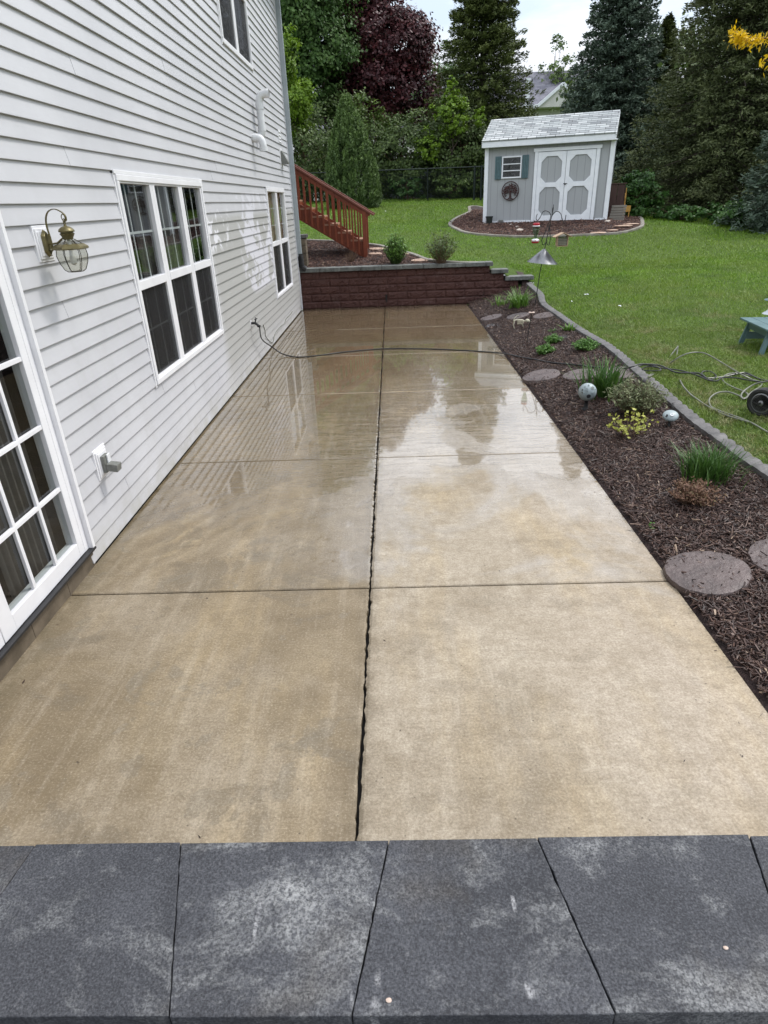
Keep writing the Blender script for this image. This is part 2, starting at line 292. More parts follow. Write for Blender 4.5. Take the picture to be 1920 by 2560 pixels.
def mats():
    M = MT
    M['siding'] = m_siding(); M['trim'] = m_trim(); M['patio'] = m_patio(); M['coping'] = m_paver()
    M['soil'] = m_mulchbase(); M['chip'] = m_chip(); M['chip_dry'] = m_chip('bark_chip_dry', 1.9, 1); M['lawn'] = m_lawn(); M['grass'] = m_grass()
    M['glass'] = m_glass(); M['screen'] = m_screen('bug_screen', (.010, .010, .012), .45); M['block'] = m_block(); M['shingle'] = m_shingle(); M['farroof'] = m_far_shingle()
    M['shedgrey'] = m_t111('grey_shed_siding', (.35, .365, .375)); M['white'] = simple('white_paint', (.70, .73, .77), (.80, .82, .85), 7, .45, .15, 30, .002)
    M['teal'] = simple('teal_shutter_paint', (.060, .115, .130), (.085, .150, .165), 9, .5, .2, 60, .002)
    M['redwood'] = m_wood('red_stained_wood', (.150, .026, .008), (.215, .046, .013), .5, (2, 2, 2)); M['redcap'] = m_wood('red_rail_cap', (.13, .034, .018), (.21, .070, .045), .45, (2, 2, 2))
    M['tread'] = m_wood('worn_tread', (.26, .13, .075), (.42, .25, .16), .6)
    M['capstone'] = simple('grey_capstone', (.060, .064, .060), (.17, .178, .165), 7, .7, .7, 35, .008); M['capstone_l'] = M['capstone']
    M['concrete'] = simple('edging_concrete', (.055, .052, .052), (.145, .137, .132), 7, .5, .8, 35, .008)
    M['foundation'] = simple('foundation_concrete', (.075, .058, .038), (.17, .135, .095), 6, .8, .5, 40, .005)
    M['dark'] = simple('dark_interior', (.016, .015, .017), (.030, .028, .032), 3, .9, .05); M['gap'] = simple('dark_gap', (.012, .010, .009), (.022, .02, .018), 20, .9, .1)
    M['blackrub'] = simple('black_rubber', (.010, .010, .011), (.020, .020, .022), 20, .42, .1, 80, .001)
    M['hose_grey'] = simple('grey_green_hose', (.13, .135, .105), (.20, .205, .165), 12, .42, .05); M['hose_black'] = simple('black_hose', (.012, .012, .013), (.03, .03, .032), 12, .38, .05)
    M['brass'] = simple('weathered_brass', (.10, .085, .035), (.20, .17, .08), 22, .42, .2, 90, .001, .55); M['brassdark'] = simple('dark_came', (.03, .027, .015), (.06, .05, .03), 22, .5, .1, 60, .001, .4)
    M['curtain'] = simple('pale_curtain', (.36, .34, .28), (.48, .46, .38), 5, .9, .1); M['blind'] = simple('vertical_blind', (.55, .50, .28), (.70, .65, .42), 5, .8, .1); M['curtain_d'] = simple('grey_drape', (.10, .09, .085), (.16, .145, .14), 5, .9, .1)
    M['pvc'] = simple('white_pvc', (.66, .67, .68), (.74, .75, .76), 5, .35, .03); M['spout'] = simple('grey_downspout', (.30, .34, .36), (.38, .42, .44), 4, .4, .05, 20, .001, .1)
    M['vent'] = simple('grey_vent_plastic', (.11, .115, .10), (.19, .195, .18), 30, .5, .2); M['iron'] = simple('black_iron', (.014, .015, .016), (.03, .031, .033), 30, .5, .2, 60, .001, .3)
    M['steel'] = simple('brushed_baffle', (.13, .135, .145), (.21, .215, .225), 5, .36, .08, 30, .001, .9)
    M['stone'] = simple('reddish_stepping_stone', (.060, .043, .040), (.125, .092, .085), 9, .48, .9, 32, .012); M['stone_tan'] = simple('tan_flagstone', (.30, .19, .13), (.46, .33, .25), 5, .7, .6, 22, .01)
    M['edge_tan'] = simple('pale_edging_concrete', (.15, .135, .11), (.27, .25, .215), 6, .7, .6, 30, .005); M['rock'] = simple('pale_rock', (.35, .29, .24), (.55, .49, .43), 6, .8, .7, 18, .02)
    M['bark'] = simple('tree_bark', (.035, .027, .02), (.085, .066, .05), 9, .9, .8, 22, .02, stretch=(1, 1, .3)); M['twig'] = simple('brown_twig', (.09, .05, .03), (.16, .10, .06), 14, .8, .3)
    M['fence'] = simple('dark_green_fence', (.006, .012, .010), (.012, .022, .018), 10, .4, .05, 40, .001, .2); M['vinyl'] = simple('white_vinyl_fence', (.42, .47, .52), (.52, .57, .62), 4, .4, .05)
    M['farwall'] = simple('cream_siding', (.50, .50, .46), (.58, .58, .54), 3, .7, .1); M['rust'] = simple('rusty_brown_metal', (.035, .014, .014), (.065, .028, .026), 12, .6, .3, 60, .002, .4)
    M['moon'] = simple('pale_moon_resin', (.22, .27, .28), (.36, .42, .43), 7, .45, .2, 40, .003); M['moondark'] = simple('dark_crater', (.015, .017, .02), (.035, .037, .04), 9, .6, .2)
    M['tealwood'] = m_wood('teal_painted_wood', (.085, .150, .160), (.14, .225, .235), .42, (2, 2, 2)); M['bone'] = simple('bone_resin', (.46, .43, .32), (.58, .55, .42), 12, .6, .2); M['brownwood'] = m_wood('brown_weathered_wood', (.045, .022, .018), (.085, .045, .036), .8, (8, 8, 1))
    M['greyplank'] = m_wood('grey_weathered_plank', (.14, .13, .11), (.24, .22, .19), .8, (1, 10, 10)); M['yellowwood'] = m_wood('yellow_wood', (.42, .22, .04), (.58, .34, .09), .55, (8, 8, 1))
    M['redplastic'] = simple('red_plastic', (.36, .008, .02), (.45, .015, .03), 8, .3, .02); M['nectar'] = m_glass('feeder_glass', (.70, .85, .74), 1.45, .02, .8); M['clear'] = m_glass('lantern_glass', (.92, .92, .86), 1.7, .25, .9)
    M['cedar'] = m_wood('cedar_wood', (.36, .24, .15), (.50, .36, .24), .7, (3, 3, 3)); M['blackplastic'] = simple('black_plastic_pot', (.008, .012, .010), (.018, .024, .02), 12, .45, .05)
    M['alu'] = simple('wheel_rim', (.28, .29, .30), (.38, .39, .40), 8, .35, .05, 30, .001, .7); M['blue'] = simple('blue_enamel', (.012, .012, .20), (.02, .02, .28), 5, .3, .02); M['pebble'] = simple('pinkish_pebble', (.48, .36, .30), (.62, .5, .42), 12, .7, .2)
    M['tyre'] = simple('tyre_rubber', (.012, .012, .012), (.028, .028, .026), 20, .7, .2); M['mud'] = simple('wet_mud', (.030, .026, .027), (.060, .054, .056), 8, .12, .5, 12, .01)
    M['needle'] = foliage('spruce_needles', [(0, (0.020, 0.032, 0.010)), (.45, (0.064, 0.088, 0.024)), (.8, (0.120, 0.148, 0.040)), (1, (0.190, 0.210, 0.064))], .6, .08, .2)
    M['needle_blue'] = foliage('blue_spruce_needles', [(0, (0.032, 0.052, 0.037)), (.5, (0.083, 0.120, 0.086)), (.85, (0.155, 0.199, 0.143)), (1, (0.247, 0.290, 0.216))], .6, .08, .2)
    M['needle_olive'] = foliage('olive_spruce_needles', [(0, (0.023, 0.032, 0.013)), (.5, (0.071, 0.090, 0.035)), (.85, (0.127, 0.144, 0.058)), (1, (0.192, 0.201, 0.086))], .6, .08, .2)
    M['maple'] = foliage('maple_leaves', [(0, (0.036, 0.077, 0.021)), (.5, (0.081, 0.159, 0.040)), (.85, (0.162, 0.249, 0.081)), (1, (0.276, 0.332, 0.128))], .5, .3)
    M['maple_b'] = foliage('bright_maple_leaves', [(0, (0.068, 0.128, 0.014)), (.5, (0.149, 0.257, 0.020)), (1, (0.297, 0.424, 0.041))], .5, .3)
    M['purple'] = foliage('purple_maple_leaves', [(0, (0.024, 0.007, 0.010)), (.5, (0.068, 0.020, 0.024)), (.85, (0.140, 0.036, 0.036)), (1, (0.240, 0.056, 0.044))], .45, .12)
    M['pine'] = foliage('pine_needles', [(0, (0.036, 0.069, 0.020)), (.5, (0.093, 0.154, 0.045)), (.85, (0.173, 0.263, 0.065)), (1, (0.304, 0.405, 0.092))], .55, .1)
    M['lilac'] = foliage('lilac_leaves', [(0, (0.033, 0.055, 0.018)), (.5, (0.076, 0.118, 0.033)), (.85, (0.124, 0.174, 0.043)), (1, (0.181, 0.151, 0.129))], .5, .2)
    M['shrubg'] = foliage('green_shrub_leaves', [(0, (0.036, 0.064, 0.017)), (.5, (0.087, 0.140, 0.031)), (1, (0.197, 0.281, 0.050))], .5, .2)
    M['ivy'] = foliage('ground_ivy_leaves', [(0, (0.019, 0.053, 0.012)), (.5, (0.048, 0.116, 0.023)), (1, (0.116, 0.203, 0.048))], .4, .2)
    M['iris'] = foliage('iris_blades', [(0, (0.024, 0.061, 0.013)), (.5, (0.057, 0.128, 0.025)), (1, (0.135, 0.231, 0.052))], .4, .2)
    M['hosta'] = foliage('bright_strap_leaves', [(0, (.05, .13, .02)), (.5, (.115, .23, .035)), (1, (.20, .34, .07))], .4, .25)
    M['sedum'] = foliage('sedum_leaves', [(0, (.035, .095, .014)), (.5, (.085, .19, .03)), (1, (.17, .32, .06))], .45, .2)
    M['yellowleaf'] = foliage('yellow_green_leaves', [(0, (.22, .26, .04)), (.5, (.38, .40, .07)), (1, (.55, .54, .14))], .5, .3)
    M['yellowtree'] = foliage('golden_leaves', [(0, (.50, .33, .01)), (.5, (.75, .50, .01)), (1, (.85, .60, .03))], .5, .3)
    M['brownleaf'] = foliage('russet_leaves', [(0, (.08, .035, .02)), (.5, (.15, .075, .045)), (1, (.20, .17, .08))], .6, .15)
    M['greyleaf'] = foliage('grey_green_leaves', [(0, (.060, .078, .030)), (.5, (.12, .145, .060)), (1, (.24, .24, .13))], .55, .15)
mats()

# ------------------------------------------------------------------ mesh helpers
class MB:
    def __init__(s): s.v = []; s.f = []; s.uv = None
    def add(s, V, F):
        k = len(s.v); s.v += [tuple(map(float, p)) for p in V]; s.f += [tuple(i+k for i in f) for f in F]; return s
    def box(s, x0, x1, y0, y1, z0, z1, mtx=None):
        V = [(x, y, z) for z in (z0, z1) for y in (y0, y1) for x in (x0, x1)]
        if mtx is not None: V = [mtx @ Vector(p) for p in V]
        return s.add(V, [(0, 2, 3, 1), (4, 5, 7, 6), (0, 1, 5, 4), (1, 3, 7, 5), (3, 2, 6, 7), (2, 0, 4, 6)])
    def bar(s, a, b, w, h, up=(0, 0, 1)):
        """rectangular bar from a to b, w wide, h deep (along up)"""
        a = Vector(a); b = Vector(b); d = (b-a).normalized(); u = Vector(up); sd_ = d.cross(u).normalized(); u = sd_.cross(d).normalized()
        V = []
        for p in (a, b):
            for i, j in ((-1, -1), (1, -1), (1, 1), (-1, 1)): V.append(p+sd_*(w/2*i)+u*(h/2*j))
        return s.add(V, [(0, 1, 2, 3), (7, 6, 5, 4), (0, 4, 5, 1), (1, 5, 6, 2), (2, 6, 7, 3), (3, 7, 4, 0)])
    def tube(s, P, r, n=8, cap=True):
        P = [Vector(p) for p in P]; m = len(P); rr = r if isinstance(r, (list, tuple)) else [r]*m; V = []; ref = None
        for i, p in enumerate(P):
            d = (P[min(i+1, m-1)]-P[max(i-1, 0)]).normalized()
            if ref is None: ref = Vector((0, 0, 1)) if abs(d.z) < .9 else Vector((1, 0, 0))
            a = d.cross(ref)
            if a.length < 1e-5: a = d.cross(Vector((0, 1, 0)))
            a.normalize(); b_ = d.cross(a).normalized(); ref = a.cross(d)*1.0; ref = (-b_ if (-b_).dot(ref) > 0 else b_)
            for k in range(n): t = 2*PI*k/n; V.append(p+a*(math.cos(t)*rr[i])+b_*(math.sin(t)*rr[i]))
        F = [(i*n+k, i*n+(k+1) % n, (i+1)*n+(k+1) % n, (i+1)*n+k) for i in range(m-1) for k in range(n)]
        if cap: F += [tuple(range(n-1, -1, -1)), tuple((m-1)*n+k for k in range(n))]
        return s.add(V, F)
    def lathe(s, prof, c=(0, 0, 0), n=24, mtx=None, a0=0):
        V = []; m = len(prof)
        for r_, z in prof:
            for k in range(n):
                t = 2*PI*k/n+a0; p = Vector((r_*math.cos(t), r_*math.sin(t), z))
                if mtx is not None: p = mtx @ p
                V.append(p+Vector(c))
        F = [(i*n+k, i*n+(k+1) % n, (i+1)*n+(k+1) % n, (i+1)*n+k) for i in range(m-1) for k in range(n)]
        if prof[0][0] > 1e-4: F.append(tuple(range(n-1, -1, -1)))
        if prof[-1][0] > 1e-4: F.append(tuple((m-1)*n+k for k in range(n)))
        return s.add(V, F)
    def prism(s, poly, f0, f1):
        """poly: list of 2d points; f0,f1 map a 2d point to the two end caps"""
        n = len(poly); V = [f0(*p) for p in poly]+[f1(*p) for p in poly]
        return s.add(V, [tuple(range(n-1, -1, -1)), tuple(range(n, 2*n))]+[(i, (i+1) % n, n+(i+1) % n, n+i) for i in range(n)])
    def sph(s, c, r, n=16, m=10, sc=(1, 1, 1)):
        V = [(c[0], c[1], c[2]+r*sc[2])]
        for i in range(1, m):
            a = PI*i/m
            for k in range(n): t = 2*PI*k/n; V.append((c[0]+r*sc[0]*math.sin(a)*math.cos(t), c[1]+r*sc[1]*math.sin(a)*math.sin(t), c[2]+r*sc[2]*math.cos(a)))
        V.append((c[0], c[1], c[2]-r*sc[2])); L = len(V)-1
        F = [(0, 1+k, 1+(k+1) % n) for k in range(n)]
        for i in range(m-2):
            for k in range(n): a = 1+i*n+k; b_ = 1+i*n+(k+1) % n; F.append((a, a+n, b_+n, b_))
        F += [(L, 1+(m-2)*n+(k+1) % n, 1+(m-2)*n+k) for k in range(n)]
        return s.add(V, F)
    def build(s, name, mat, parent=None, org=(0, 0, 0), smooth=False, bevel=0, seg=2):
        me = bpy.data.meshes.new(name); V = [(p[0]-org[0], p[1]-org[1], p[2]-org[2]) for p in s.v]
        me.from_pydata(V, [], s.f); me.validate(); me.update()
        if mat is not None: me.materials.append(MT[mat] if isinstance(mat, str) else mat)
        o = bpy.data.objects.new(name, me); COL.objects.link(o)
        if parent is not None: o.parent = parent
        else: o.location = org
        if smooth:
            for p in me.polygons: p.use_smooth = True
            try: me.set_sharp_from_angle(angle=R(42))
            except Exception: pass
        if bevel:
            b = o.modifiers.new('bevel', 'BEVEL'); b.width = bevel; b.segments = seg; b.limit_method = 'ANGLE'; b.angle_limit = R(35)
        return o
def npmesh(name, V, F, mat, parent=None, org=(0, 0, 0), v=None, smooth=False):
    """V (n,3), F (m,k) arrays; v one float per face"""
    V = np.asarray(V, np.float32)-np.asarray(org, np.float32); F = np.asarray(F, np.int32); m, k = F.shape
    me = bpy.data.meshes.new(name); me.vertices.add(len(V)); me.vertices.foreach_set('co', V.ravel()); me.loops.add(m*k); me.loops.foreach_set('vertex_index', F.ravel())
    me.polygons.add(m); me.polygons.foreach_set('loop_start', np.arange(0, m*k, k, dtype=np.int32))
    try: me.polygons.foreach_set('loop_total', np.full(m, k, np.int32))
    except Exception: pass
    me.polygons.foreach_set('use_smooth', np.full(m, smooth)); me.update(calc_edges=True)
    if v is not None:
        a = me.attributes.new('v', 'FLOAT', 'FACE'); a.data.foreach_set('value', np.asarray(v, np.float32))
    me.materials.append(MT[mat] if isinstance(mat, str) else mat)
    o = bpy.data.objects.new(name, me); COL.objects.link(o)
    if parent is not None: o.parent = parent
    else: o.location = org
    return o
def tag(o, label=None, cat=None, group=None, kind=None):
    if label: o['label'] = label
    if cat: o['category'] = cat
    if group: o['group'] = group
    if kind: o['kind'] = kind
    return o
def empty(name, loc, label, cat, group=None, rz=0):
    o = bpy.data.objects.new(name, None); COL.objects.link(o); o.location = loc; o.rotation_euler = (0, 0, rz); o.empty_display_size = .1
    return tag(o, label, cat, group)
def catmull(P, k=8):
    P = [np.array(p, float) for p in P]; Q = [2*P[0]-P[1]]+P+[2*P[-1]-P[-2]]; out = []
    for i in range(1, len(Q)-2):
        a, b, c, d = Q[i-1], Q[i], Q[i+1], Q[i+2]
        for j in range(k): t = j/k; out.append(.5*(2*b+(c-a)*t+(2*a-5*b+4*c-d)*t*t+(3*b-a-3*c+d)*t**3))
    out.append(P[-1]); return out
def unit(a): return a/np.maximum(np.linalg.norm(a, axis=-1, keepdims=True), 1e-9)
def leafquads(C, N, T, L, Wd):
    """rhombic leaves: centres C, normals N, long axis T, lengths L, widths Wd"""
    T = unit(T-N*np.sum(T*N, axis=1, keepdims=True)); B = np.cross(N, T); L = np.broadcast_to(L, (len(C),))[:, None]; Wd = np.broadcast_to(Wd, (len(C),))[:, None]
    V = np.stack([C-T*L/2, C+B*Wd/2-T*L*.08, C+T*L/2, C-B*Wd/2-T*L*.08], 1).reshape(-1, 3)
    return V, np.arange(len(C)*4).reshape(-1, 4)
def blades(P, hgt, wid, lean, az, bend=1.0, seg=2):
    """curved grass-like blades, quads strips; returns V,F, faces per blade"""
    n = len(P); dirn = np.stack([np.cos(az), np.sin(az), np.zeros(n)], 1); side = np.stack([-np.sin(az), np.cos(az), np.zeros(n)], 1)
    V = []
    for i in range(seg+1):
        t = i/seg; w = wid*(1-t**1.5)*.5+.0004; fx = lean*hgt*t**(1+bend); fz = hgt*(t - .35*lean*t*t)
        c = P+dirn*fx[:, None]+np.array([0, 0, 1])*fz[:, None]; V += [c-side*w[:, None], c+side*w[:, None]]
    V = np.stack(V, 1); k = 2*(seg+1); base = np.arange(n)[:, None]*k
    F = np.concatenate([base+np.array([[2*i, 2*i+1, 2*i+3, 2*i+2]]) for i in range(seg)], 0)
    return V.reshape(-1, 3), F

# ================================================================== GROUND, LAWN, BEDS
def grid(name, xs, ys, fz, mat, **k):
    X, Y = np.meshgrid(xs, ys); Z = fz(X, Y); V = np.stack([X, Y, Z], -1).reshape(-1, 3); nx = len(xs); ny = len(ys)
    i = np.arange(nx-1)[None]+np.arange(ny-1)[:, None]*nx; F = np.stack([i, i+1, i+1+nx, i+nx], -1).reshape(-1, 4)
    return npmesh(name, V, F, mat, smooth=True, **k)
tag(grid('ground', np.concatenate([[-500, -120, -40, -20], np.arange(-10, 16, .25), [20, 40, 120, 500]]), np.concatenate([np.arange(13.7001, 32, .25), [40, 70, 150, 600]]), g, 'lawn'), kind='structure')
tag(MB().box(-60, 1.555, -60, 13.7, -.5, -.06).build('subsoil', 'soil'), kind='structure')
tag(MB().box(1.6, 3.4, 13.66, 14.3, -.8, .22).build('subsoil', 'soil'), kind='structure')

EDG_PX = [(1321.7, 708), (1349.6, 733.5), (1359, 759), (1400.6, 789), (1447, 821.7), (1502.7, 854), (1549, 886.7), (1595.6, 928.5), (1642, 965.6), (1688.4, 1007.4), (1744, 1053.8), (1809, 1100), (1864.8, 1144), (1920, 1179)]
EDG = [G(x, y, .05) for x, y in EDG_PX]; EDG[0][1] = min(EDG[0][1], 14.6)
EDG += [np.array([2.62, 3.2, 0]), np.array([2.6, 1.6, 0]), np.array([2.62, -.5, 0]), np.array([2.6, -3, 0])]
EDGC = np.array([p[:2] for p in catmull([(p[0], p[1], 0) for p in EDG], 8)])
def edgx(y):
    o = np.argsort(EDGC[:, 1]); return np.interp(y, EDGC[o, 1], EDGC[o, 0])
def g_lawn(x, y): return g(x, y)-.07*((x < edgx(y)-.12) & (y < 13.6) & (y > -3))
tag(grid('lawn', np.concatenate([np.arange(1.56, 16, .2), [20, 40, 120, 500]]), np.concatenate([[-400, -60, -12], np.arange(-6, 13.6, .2), [13.7]]), g_lawn, 'lawn'), kind='structure')
# lower bed mesh between patio and edging
def bed_low():
    ys = np.arange(-3, 14.5, .1); T = np.linspace(0, 1, 14); V = []
    for y in ys:
        x0 = 1.5485 if y < YW-.05 else 2.70; x1 = max(edgx(y)+.02, x0+.02)
        for t in T: x = x0+(x1-x0)*t**1.6; V.append((x, y, float(g(x, y))+.014-.024*math.exp(-(x-1.5485)/.05)))
    n = len(T); i = np.arange(n-1)[None]+np.arange(len(ys)-1)[:, None]*n; F = np.stack([i, i+1, i+1+n, i+n], -1).reshape(-1, 4)
    tag(npmesh('mulch_bed', np.array(V), F, 'soil', smooth=True), kind='structure')
bed_low()
# bed behind the retaining wall
UE_PX = [(924, 611), (960, 617), (1027, 634.6), (1073, 650.5), (1151, 657)]
UE = [G(x, y, .03) for x, y in UE_PX]; UE = [np.array([UE[0][0]-.9, UE[0][1]+.5, 0]), ] + UE + [np.array([2.0, 13.95, 0])]
UE = [UE[0]-np.array([2.5, -.6, 0]), UE[0]-np.array([5, -.8, 0])][::-1] + UE
UEC = np.array([p[:2] for p in catmull([(p[0], p[1], 0) for p in UE], 8)])
def uy(x):
    o = np.argsort(UEC[:, 0]); return np.interp(x, UEC[o, 0], UEC[o, 1])
def bed_up():
    xs = np.arange(-7, 2.0, .1); T = np.linspace(0, 1, 16); V = []
    for x in xs:
        y0 = YW+.2; y1 = max(uy(x), y0+.02)
        for t in T: y = y0+(y1-y0)*t; V.append((x, y, float(g(x, y))+.014))
    n = len(T); i = np.arange(n-1)[None]+np.arange(len(xs)-1)[:, None]*n; F = np.stack([i, i+n, i+1+n, i+1], -1).reshape(-1, 4)
    tag(npmesh('mulch_bed', np.array(V), F, 'soil', smooth=True), kind='structure')
bed_up()
# bed around the shed
SB_PX = [(1173, 529), (1140, 545), (1124.7, 560), (1145, 573), (1180.7, 583), (1290, 590), (1410, 588), (1540, 582), (1592, 570), (1606, 558), (1594, 540), (1566, 532)]
SB = [G(x, y, .03) for x, y in SB_PX]
SB += [SB[-1]+np.array([-.3, 2.6, 0]), np.array([4.6, 24.5, 0]), SB[0]+np.array([.4, 2.2, 0])]
def closed(P, k=8):
    Q = [P[-1]]+P+[P[0], P[1]]; C = catmull([(p[0], p[1], 0) for p in Q], k); return np.array([p[:2] for p in C[k:-k-1]])
SBC = closed(SB)
def inpoly(x, y, P):
    x = np.asarray(x); y = np.asarray(y); c = np.zeros(x.shape, bool); n = len(P); j = n-1
    for i in range(n):
        a = ((P[i, 1] > y) != (P[j, 1] > y)) & (x < (P[j, 0]-P[i, 0])*(y-P[i, 1])/(P[j, 1]-P[i, 1]+1e-12)+P[i, 0]); c ^= a; j = i
    return c
def bed_shed():
    cx, cy = SBC.mean(0); V = []; n = len(SBC); T = np.linspace(0, 1, 12)
    for t in T:
        for p in SBC: x = cx+(p[0]-cx)*t; y = cy+(p[1]-cy)*t; V.append((x, y, float(g(x, y))+.014))
    F = [(i*n+k, i*n+(k+1) % n, (i+1)*n+(k+1) % n, (i+1)*n+k) for i in range(len(T)-1) for k in range(n)]
    tag(npmesh('mulch_bed', np.array(V), np.array(F), 'soil', smooth=True), kind='structure')
bed_shed()

def sweep_edge(name, C, w, h, label, mat, closedp=False, cut=.0, group=None):
    """concrete kerb swept along a plan curve, resting on the ground, with tooled cuts"""
    C = np.asarray(C); out = []; d = np.linalg.norm(np.diff(C, axis=0), axis=1); s = np.concatenate([[0], np.cumsum(d)]); st = .045
    ss = np.arange(0, s[-1], st); x = np.interp(ss, s, C[:, 0]); y = np.interp(ss, s, C[:, 1]); P = np.stack([x, y], 1)
    T = unit(np.gradient(P, axis=0)); N = np.stack([T[:, 1], -T[:, 0]], 1); prof = [(-.5, -.35), (-.5, .55), (-.44, .90), (-.34, .98), (-.05, 1), (.30, .96), (.46, .86), (.5, .45), (.5, -.35)] if not closedp else []
    V = []; m = len(P)
    for i in range(m):
        k = 1-(.16 if (i % 3 == 0 and cut) else 0)+RNG.normal(0, .02)
        for a, b in prof: q = P[i]+N[i]*(a*w*k+RNG.normal(0, .0015)); V.append((q[0], q[1], float(g(P[i][0], P[i][1]))+b*h*k))
    n = len(prof); F = [(i*n+j, i*n+j+1, (i+1)*n+j+1, (i+1)*n+j) for i in range(m-1) for j in range(n-1)]
    o = npmesh(name, np.array(V), np.array(F), mat, smooth=True); o.data.set_sharp_from_angle(angle=R(50)); return tag(o, label, 'edging', group)
sweep_edge('garden_edging', EDGC, .125, .07, 'long dark grey stamped concrete edging between the mulch bed and lawn', 'concrete', cut=1)
sweep_edge('garden_edging', UEC[:-2], .10, .06, 'pale concrete edging behind the red retaining wall and stairs', 'edge_tan')
sweep_edge('garden_edging', np.vstack([SBC, SBC[:1]]), .11, .05, 'curved pale concrete edging ringing the bed around the shed', 'edge_tan')

# mulch chips
def chips(name, P, size, mat, label, seed):
    r = np.random.default_rng(seed); n = len(P); az = r.uniform(0, 2*PI, n); el = r.normal(0, .30, n); rl = r.normal(0, .5, n)
    T = np.stack([np.cos(az)*np.cos(el), np.sin(az)*np.cos(el), np.sin(el)], 1); B0 = unit(np.cross(T, np.array([0, 0, 1.])+r.normal(0, .01, (n, 3)))); N0 = np.cross(B0, T)
    B = B0*np.cos(rl)[:, None]+N0*np.sin(rl)[:, None]; N = np.cross(B, T); L = (size*r.lognormal(0, .6, n))[:, None]; W = (size*.24*r.lognormal(0, .35, n))[:, None]; Hh = (size*.10*r.uniform(.6, 1.4, n))[:, None]
    C = P+np.array([0, 0, 1])*r.uniform(.002, .022, n)[:, None]
    a = C-T*L/2; b = C+T*L/2
    V = np.stack([a-B*W/2, a+B*W/2*.6, b+B*W/2, b-B*W/2*.5, a-B*W*.3+N*Hh, a+B*W*.3+N*Hh, b+B*W*.3+N*Hh, b-B*W*.3+N*Hh], 1).reshape(-1, 3)
    base = np.arange(n)[:, None]*8; F = np.concatenate([base+np.array([q]) for q in ((4, 5, 6, 7), (0, 1, 5, 4), (1, 2, 6, 5), (2, 3, 7, 6), (3, 0, 4, 7))], 0)
    v = np.tile(np.clip(r.beta(1.5, 1.9, n)+(r.random(n) > .985)*1., 0, 1), 5)
    return tag(npmesh(name, V, F, mat, v=v), label, 'mulch', kind='stuff')
def scatter(n, x0, x1, y0, y1, ok):
    x = RNG.uniform(x0, x1, n); y = RNG.uniform(y0, y1, n); m = ok(x, y); x = x[m]; y = y[m]; return np.stack([x, y, g(x, y)+.014], 1)
P = scatter(170000, 1.57, 3.2, 1.0, 14.2, lambda x, y: (x < edgx(y)-.05) & ((y < YW-.02) | (x > 2.8)))
P = P[RNG.random(len(P)) < np.clip(1.25-P[:, 1]*.055, .4, 1)]
chips('mulch', P, .029, 'chip', 'dark reddish brown bark mulch covering the long bed beside the patio', 1)
P = scatter(26000, -5, 2.0, YW+.2, 18.5, lambda x, y: (y < uy(x)-.05)); chips('mulch', P, .045, 'chip_dry', 'lighter bark mulch under the stairs behind the retaining wall', 2)
P = scatter(30000, 1, 8.5, 17, 25, lambda x, y: inpoly(x, y, SBC)); chips('mulch', P, .06, 'chip_dry', 'brown bark mulch around the base of the shed', 3)

# grass
def grass():
    Vs = []; Fs = []; vs = []; off = 0
    for (n, y0, y1, x0, x1, hh, ww, seg) in ((210000, 1.5, 9, 2.6, 9, .048, .0055, 2), (150000, 9, 15, 2.6, 13.5, .050, .0085, 1), (120000, 13.7, 22, -6, 16, .055, .013, 1), (90000, 21, 31, -7, 20, .06, .02, 1)):
        x = RNG.uniform(x0, x1, n); y = RNG.uniform(y0, y1, n)
        if y1 < 10: k = RNG.random(n); y = y0+(y1-y0)*k**1.15
        az_ = np.arctan2(x, y); ok = (az_ < R(47)) & (az_ > R(-20))
        low = y < YW+.15
        ok &= np.where(low, x > edgx(y)+.06, True) & np.where(~low & (x < 3.2), (y > uy(x)+.05) | (x > 2.0), True) & np.where(~low & (x >= 1.9) & (y < 14.6), x > edgx(np.minimum(y, 14.4))+.06, True)
        ok &= ~inpoly(x, y, SBC)
        x = x[ok]; y = y[ok]; m = len(x); P = np.stack([x, y, g(x, y)-.004], 1)
        # tufty height and clumps
        t = np.sin(x*5.1+1.3*np.sin(y*3.3))*np.sin(y*4.7+1.1*np.sin(x*2.9)); h = hh*(1+.25*t)*RNG.uniform(.55, 1.35, m)
        V, F = blades(P, h, np.full(m, ww)*RNG.uniform(.7, 1.3, m), RNG.uniform(.2, 1.3, m), RNG.uniform(0, 2*PI, m), 1, seg)
        v = np.clip(RNG.beta(2.2, 2.6, m)+.12*t, 0, 1); v[RNG.random(m) < .012] = 1
        Vs.append(V); Fs.append(F+off); vs.append(np.tile(v, seg)); off += len(V)
    tag(npmesh('grass', np.concatenate(Vs), np.concatenate(Fs), 'grass', v=np.concatenate(vs)), 'mown green lawn grass sloping up from the edging to the trees', 'grass', kind='stuff')
grass()

